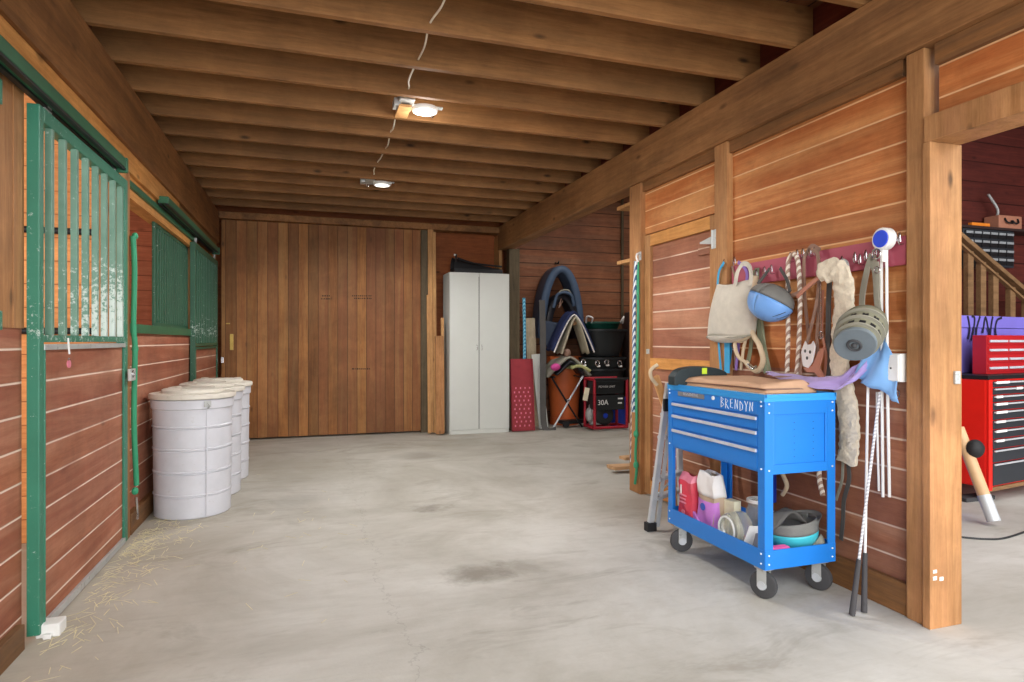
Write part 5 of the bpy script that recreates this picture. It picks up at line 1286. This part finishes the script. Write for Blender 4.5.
# purple painted chest
t = thing('purple_tool_box', 'purple painted steel tool box with black marker lettering on top of the red chest', 'tool box', (4.73, 3.29, CH), ca_)
zt = .46
b = nb(); box(b, (.19, .32, .0), (1.3, .6, zt - .1), .006); obj('body', b, 'purple_box', t, local=True)
b = nb(); box(b, (.185, .312, zt - .098), (1.305, .6, zt), .006); obj('lid', b, 'purple_box', t, local=True)
b = nb(); box(b, (-.35, .34, 0), (.188, .6, zt - .004), .006); obj('side_wing', b, 'purple_box', t, local=True)
def mk(pts, y=.309):
    b = nb(); strap(b, [(x + (.06 if y < .32 else 0), y, z) for x, z in pts], .018, .003, (0, 1, 0), 5); obj('marker_stroke', b, 'marker', t, local=True)
mk([(.27, .455), (.29, .4), (.3, .34), (.28, .27)]); mk([(.33, .455), (.37, .44), (.36, .36), (.34, .3), (.32, .26)])
mk([(.45, .455), (.41, .38), (.39, .3)]); mk([(.49, .32), (.53, .45), (.58, .33), (.6, .31)]); mk([(.6, .3), (.62, .4), (.64, .455)]); mk([(.78, .45), (.71, .43), (.68, .37), (.69, .3)])
mk([(.34, .03), (.4, .07), (.45, .03)]); mk([(.55, .03), (.6, .06), (.65, .02)])
mk([(-.02, .33), (.06, .29), (.13, .24), (.15, .17), (.11, .13), (.03, .12), (-.1, .1)], .337); mk([(-.02, .06), (.05, .03)], .337)
# small red chest in front
t = thing('small_red_chest', 'small red drawer chest with silver pulls standing before the purple tool box', 'tool chest', (4.73, 3.29, CH), ca_)
b = nb(); box(b, (.22, .12, .0), (1.04, .22, .3), .004); obj('cabinet', b, 'chest_red_dk', t, local=True)
for k in range(4):
    z0 = .02 + k * .069
    b = nb(); box(b, (.23, .113, z0), (1.03, .1195, z0 + .058), .002); dr = obj('drawer', b, 'chest_red_dk', t, local=True)
    for (a, c) in ((.24, .49), (.52, 1.02)):
        b = nb(); box(b, (a, .102, z0 + .018), (c, .1125, z0 + .036), .003); obj('pull', b, 'chrome_strip', dr, local=True)
# baton
t = thing('wooden_baton', 'pale wooden baton with a silver end and black knob leaning by the red chest', 'baton', PZ(993, 527))
e0 = PZ(994, 526) + Vector((0, 0, .03)); e1 = PY(955, 425, e0.y + .28); e1 = e0 + (PY(958, 428, 3.15) - e0)
b = nb(); tube(b, [e0.lerp(e1, .27), e1], .037, 16); obj('shaft', b, 'bat', t, smooth=True)
b = nb(); tube(b, [e0, e0.lerp(e1, .27)], .039, 16); obj('silver_end', b, 'alu', t, smooth=True)
b = nb(); k0 = e0.lerp(e1, .78) + Vector((.02, -.05, .0)); ball(b, k0, (.06, .05, .062)); tube(b, [k0, e0.lerp(e1, .78)], .02, 10); obj('knob', b, 'rubber_dark', t, smooth=True)
b = nb(); box(b, (e1.x - .1, e1.y + .06, 0), (e1.x + .12, e1.y + .3, e1.z - .12), .01); tag(obj('blue_crate', b, 'gen_blue'), 'dark blue crate half hidden behind the pale jamb and baton', 'crate')
b = nb(); c0 = PZ(975, 498, .0); box(b, (c0.x - .2, c0.y - .08, 0), (c0.x + .1, c0.y + .03, .03), .004); tag(obj('flat_tool', b, 'rubber'), 'flat grey tool lying on the floor under the red chest', 'tool')
b = nb(); tube(b, [PZ(960, 537, .006), PZ(985, 539, .006), PZ(1005, 538, .006), PZ(1030, 530, .006), PZ(1060, 520, .006)], .006, 8, 6); tag(obj('extension_cord', b, 'cordage', smooth=True), 'black extension cord on the workshop floor', 'cord')
# stair railing
t = thing('stair_railing', 'wooden stair railing sloping down behind the purple tool box', 'stair railing', (6.6, 4.3, 0))
ra, rb = PY(955, 232, 4.3), PY(1060, 322, 4.3)
def alongr(s): return ra.lerp(rb, s)
b = nb(); bar(b, alongr(0), alongr(1), .04, .075, up=(0, 1, 0), bev=.003); obj('handrail', b, 'rail_wood', t)
b = nb(); bar(b, PY(955, 240, 4.28), PY(1060, 331, 4.28), .02, .04, up=(0, 1, 0)); obj('underrail', b, 'rail_wood', t)
for px in (969, 981.5, 994, 1011, 1027, 1043):
    x = PY(px, 300, 4.3).x; s = (x - ra.x) / (rb.x - ra.x); zt_ = alongr(s).z - .03
    b = nb(); box(b, (x - .035, 4.28, .5), (x + .035, 4.33, zt_ - .04), .003); obj('baluster', b, 'rail_wood', t)
b = nb(); bar(b, alongr(0) + Vector((0, .02, -1.0)), alongr(1) + Vector((0, .02, -1.0)), .04, .25, up=(0, 1, 0)); obj('stringer', b, 'rail_wood', t)
for k in range(5):
    q = alongr(.1 + .2 * k); b = nb(); box(b, (q.x - .14, 4.36, q.z - .92), (q.x + .14, 4.54, q.z - .89)); obj('tread', b, 'rail_wood', t)
# organiser rack, shelf
sh = PY(962, 226, 4.48); se = PY(1023, 217, 4.48)
b = nb(); box(b, (sh.x - .3, 4.36, sh.z - .04), (se.x + .5, 4.545, sh.z - .015), .003)
zsh = sh.z - .015
tag(obj('tool_shelf', b, 'dark_brown'), 'dark high shelf on the workshop wall', 'shelf')
t = thing('parts_organizer', 'black parts organizer with rows of small clear drawers under the high shelf', 'organizer', (6.7, 4.42, 2.0))
oa, ob = PY(963, 233, 4.38), PY(1014, 255, 4.38)
xa, xb = oa.x, ob.x; zt_ = zsh - .027; zb_ = zt_ - .36
b = nb(); box(b, (xa, 4.38, zb_), (xb, 4.54, zt_), .004); obj('housing', b, 'chest_black', t)
for r in range(4):
    for c_ in range(6):
        w = (xb - xa - .03) / 6; x = xa + .015 + c_ * w; z0 = zb_ + .015 + r * .084
        b = nb(); box(b, (x + .006, 4.37, z0 + .006), (x + w - .006, 4.379, z0 + .074), .002); dr = obj('drawer', b, 'dark_metal', t)
        b = nb(); box(b, (x + .01, 4.362, z0 + .045), (x + w - .01, 4.3695, z0 + .068), .002); obj('pull', b, 'bin_clear', dr)
t = thing('tan_case', 'small tan case with a dark handle on the high workshop shelf', 'case', (6.9, 4.45, zsh))
ca0, cb0 = PY(997, 222, 4.4), PY(1020, 222, 4.4)
b = nb(); box(b, (ca0.x, 4.38, zsh), (cb0.x, 4.53, zsh + .13), .01); obj('body', b, 'case_tan', t)
b = nb(); xm2 = (ca0.x + cb0.x) / 2; tube(b, [(xm2 - .09, 4.375, zsh + .1), (xm2 - .08, 4.36, zsh + .06), (xm2 - .01, 4.355, zsh + .05), (xm2, 4.37, zsh + .08)], .008, 8, 5); tube(b, [(xm2 + .09, 4.375, zsh + .1), (xm2 + .08, 4.36, zsh + .06), (xm2 + .03, 4.355, zsh + .05), (xm2 + .01, 4.37, zsh + .08)], .008, 8, 5); obj('handle', b, 'dark_metal', t, smooth=True)
b = nb(); q = PY(974, 224, 4.4); box(b, (q.x - .08, 4.36, zsh + .001), (q.x + .16, 4.4, zsh + .03), .003); tag(obj('spirit_level', b, 'orange_tool'), 'orange level lying on the high workshop shelf', 'level')
t = thing('desk_lamp', 'dark spring arm fixture standing on the high workshop shelf', 'lamp', (6.5, 4.45, zsh))
q = PY(999, 214, 4.45)
b = nb(); lathe(b, [(0, 0), (.05, 0), (.03, .03), (.025, .1), (0, .1)], (q.x - .04, 4.45, zsh), n=20); obj('base', b, 'dark_metal', t, smooth=True)
b = nb(); tube(b, [(q.x - .04, 4.45, zsh + .1), (q.x - .02, 4.45, zsh + .2), (q.x - .15, 4.45, zsh + .34)], .012, 8, 4); obj('arm', b, 'galv', t, smooth=True)

# ------------------------------------------------------------------ light
w = bpy.data.worlds.new('daylight'); sc.world = w; w.use_nodes = True
bg = w.node_tree.nodes['Background']; bg.inputs[0].default_value = (.93, .97, 1.0, 1); bg.inputs[1].default_value = 2.2
def light(kind, name, loc, rot, power, col=(1, 1, 1), **k):
    l = bpy.data.lights.new(name, kind); l.energy = power; l.color = col
    for a, v in k.items(): setattr(l, a, v)
    o = bpy.data.objects.new(name, l); C.objects.link(o); o.location = loc; o.rotation_euler = rot; return o
light('SUN', 'open_sky_light', (0, -4, 3), (math.radians(68), 0, math.radians(-8)), 3.0, (1, .99, .97), angle=math.radians(80))
light('AREA', 'aisle_daylight', (.9, -1.8, 2.2), (math.radians(80), 0, 0), 150, (1, .99, .98), shape='RECTANGLE', size=4.5, size_y=3.0)
def spot(name, x, y, p):
    o = light('SPOT', name, (x, y, 2.73), (0, 0, 0), p, (1, .98, .95), shadow_soft_size=.07); o.data.spot_size = math.radians(168); o.data.spot_blend = .5
spot('lamp_light_near', .735, 4.19, 190); spot('lamp_light_far', .68, 6.3, 200)
light('POINT', 'lamp_glow_near', (.74, 4.19, 2.66), (0, 0, 0), 6, (1, .97, .92), shadow_soft_size=.08)
light('AREA', 'stall_fill_light', (-4.3, 3.0, 1.9), (math.radians(90), 0, math.radians(-60)), 120, (1, .97, .93), shape='RECTANGLE', size=1.6, size_y=1.0)  # added area light to brighten the first stall; no window is built
light('AREA', 'stall_fill_light_far', (-4.3, 5.6, 1.9), (math.radians(90), 0, math.radians(-90)), 60, (1, .97, .92), shape='RECTANGLE', size=1.2, size_y=1.0)  # second added stall light, likewise without a window
light('AREA', 'tack_room_fill', (4.2, 6.6, 3.5), (0, 0, 0), 60, (1, .97, .92), shape='RECTANGLE', size=1.6, size_y=1.6)  # added overhead fill for the tack room, no fixture behind it
light('AREA', 'workshop_fill', (4.8, 1.5, 3.3), (0, 0, 0), 90, (1, .98, .95), shape='RECTANGLE', size=2.4, size_y=2.4)  # unseen fill added above the workshop, not a modelled lamp

cam = bpy.data.cameras.new('camera'); co_ = bpy.data.objects.new('camera', cam); C.objects.link(co_)
cam.sensor_width = 36; cam.lens = F / 1024 * 36; cam.clip_start = .05
co_.location = (0, 0, H); co_.rotation_euler = (math.radians(90), 0, -YAW)
sc.camera = co_
sc.view_settings.view_transform = 'Standard'; sc.view_settings.look = 'None'; sc.view_settings.exposure = -0.28
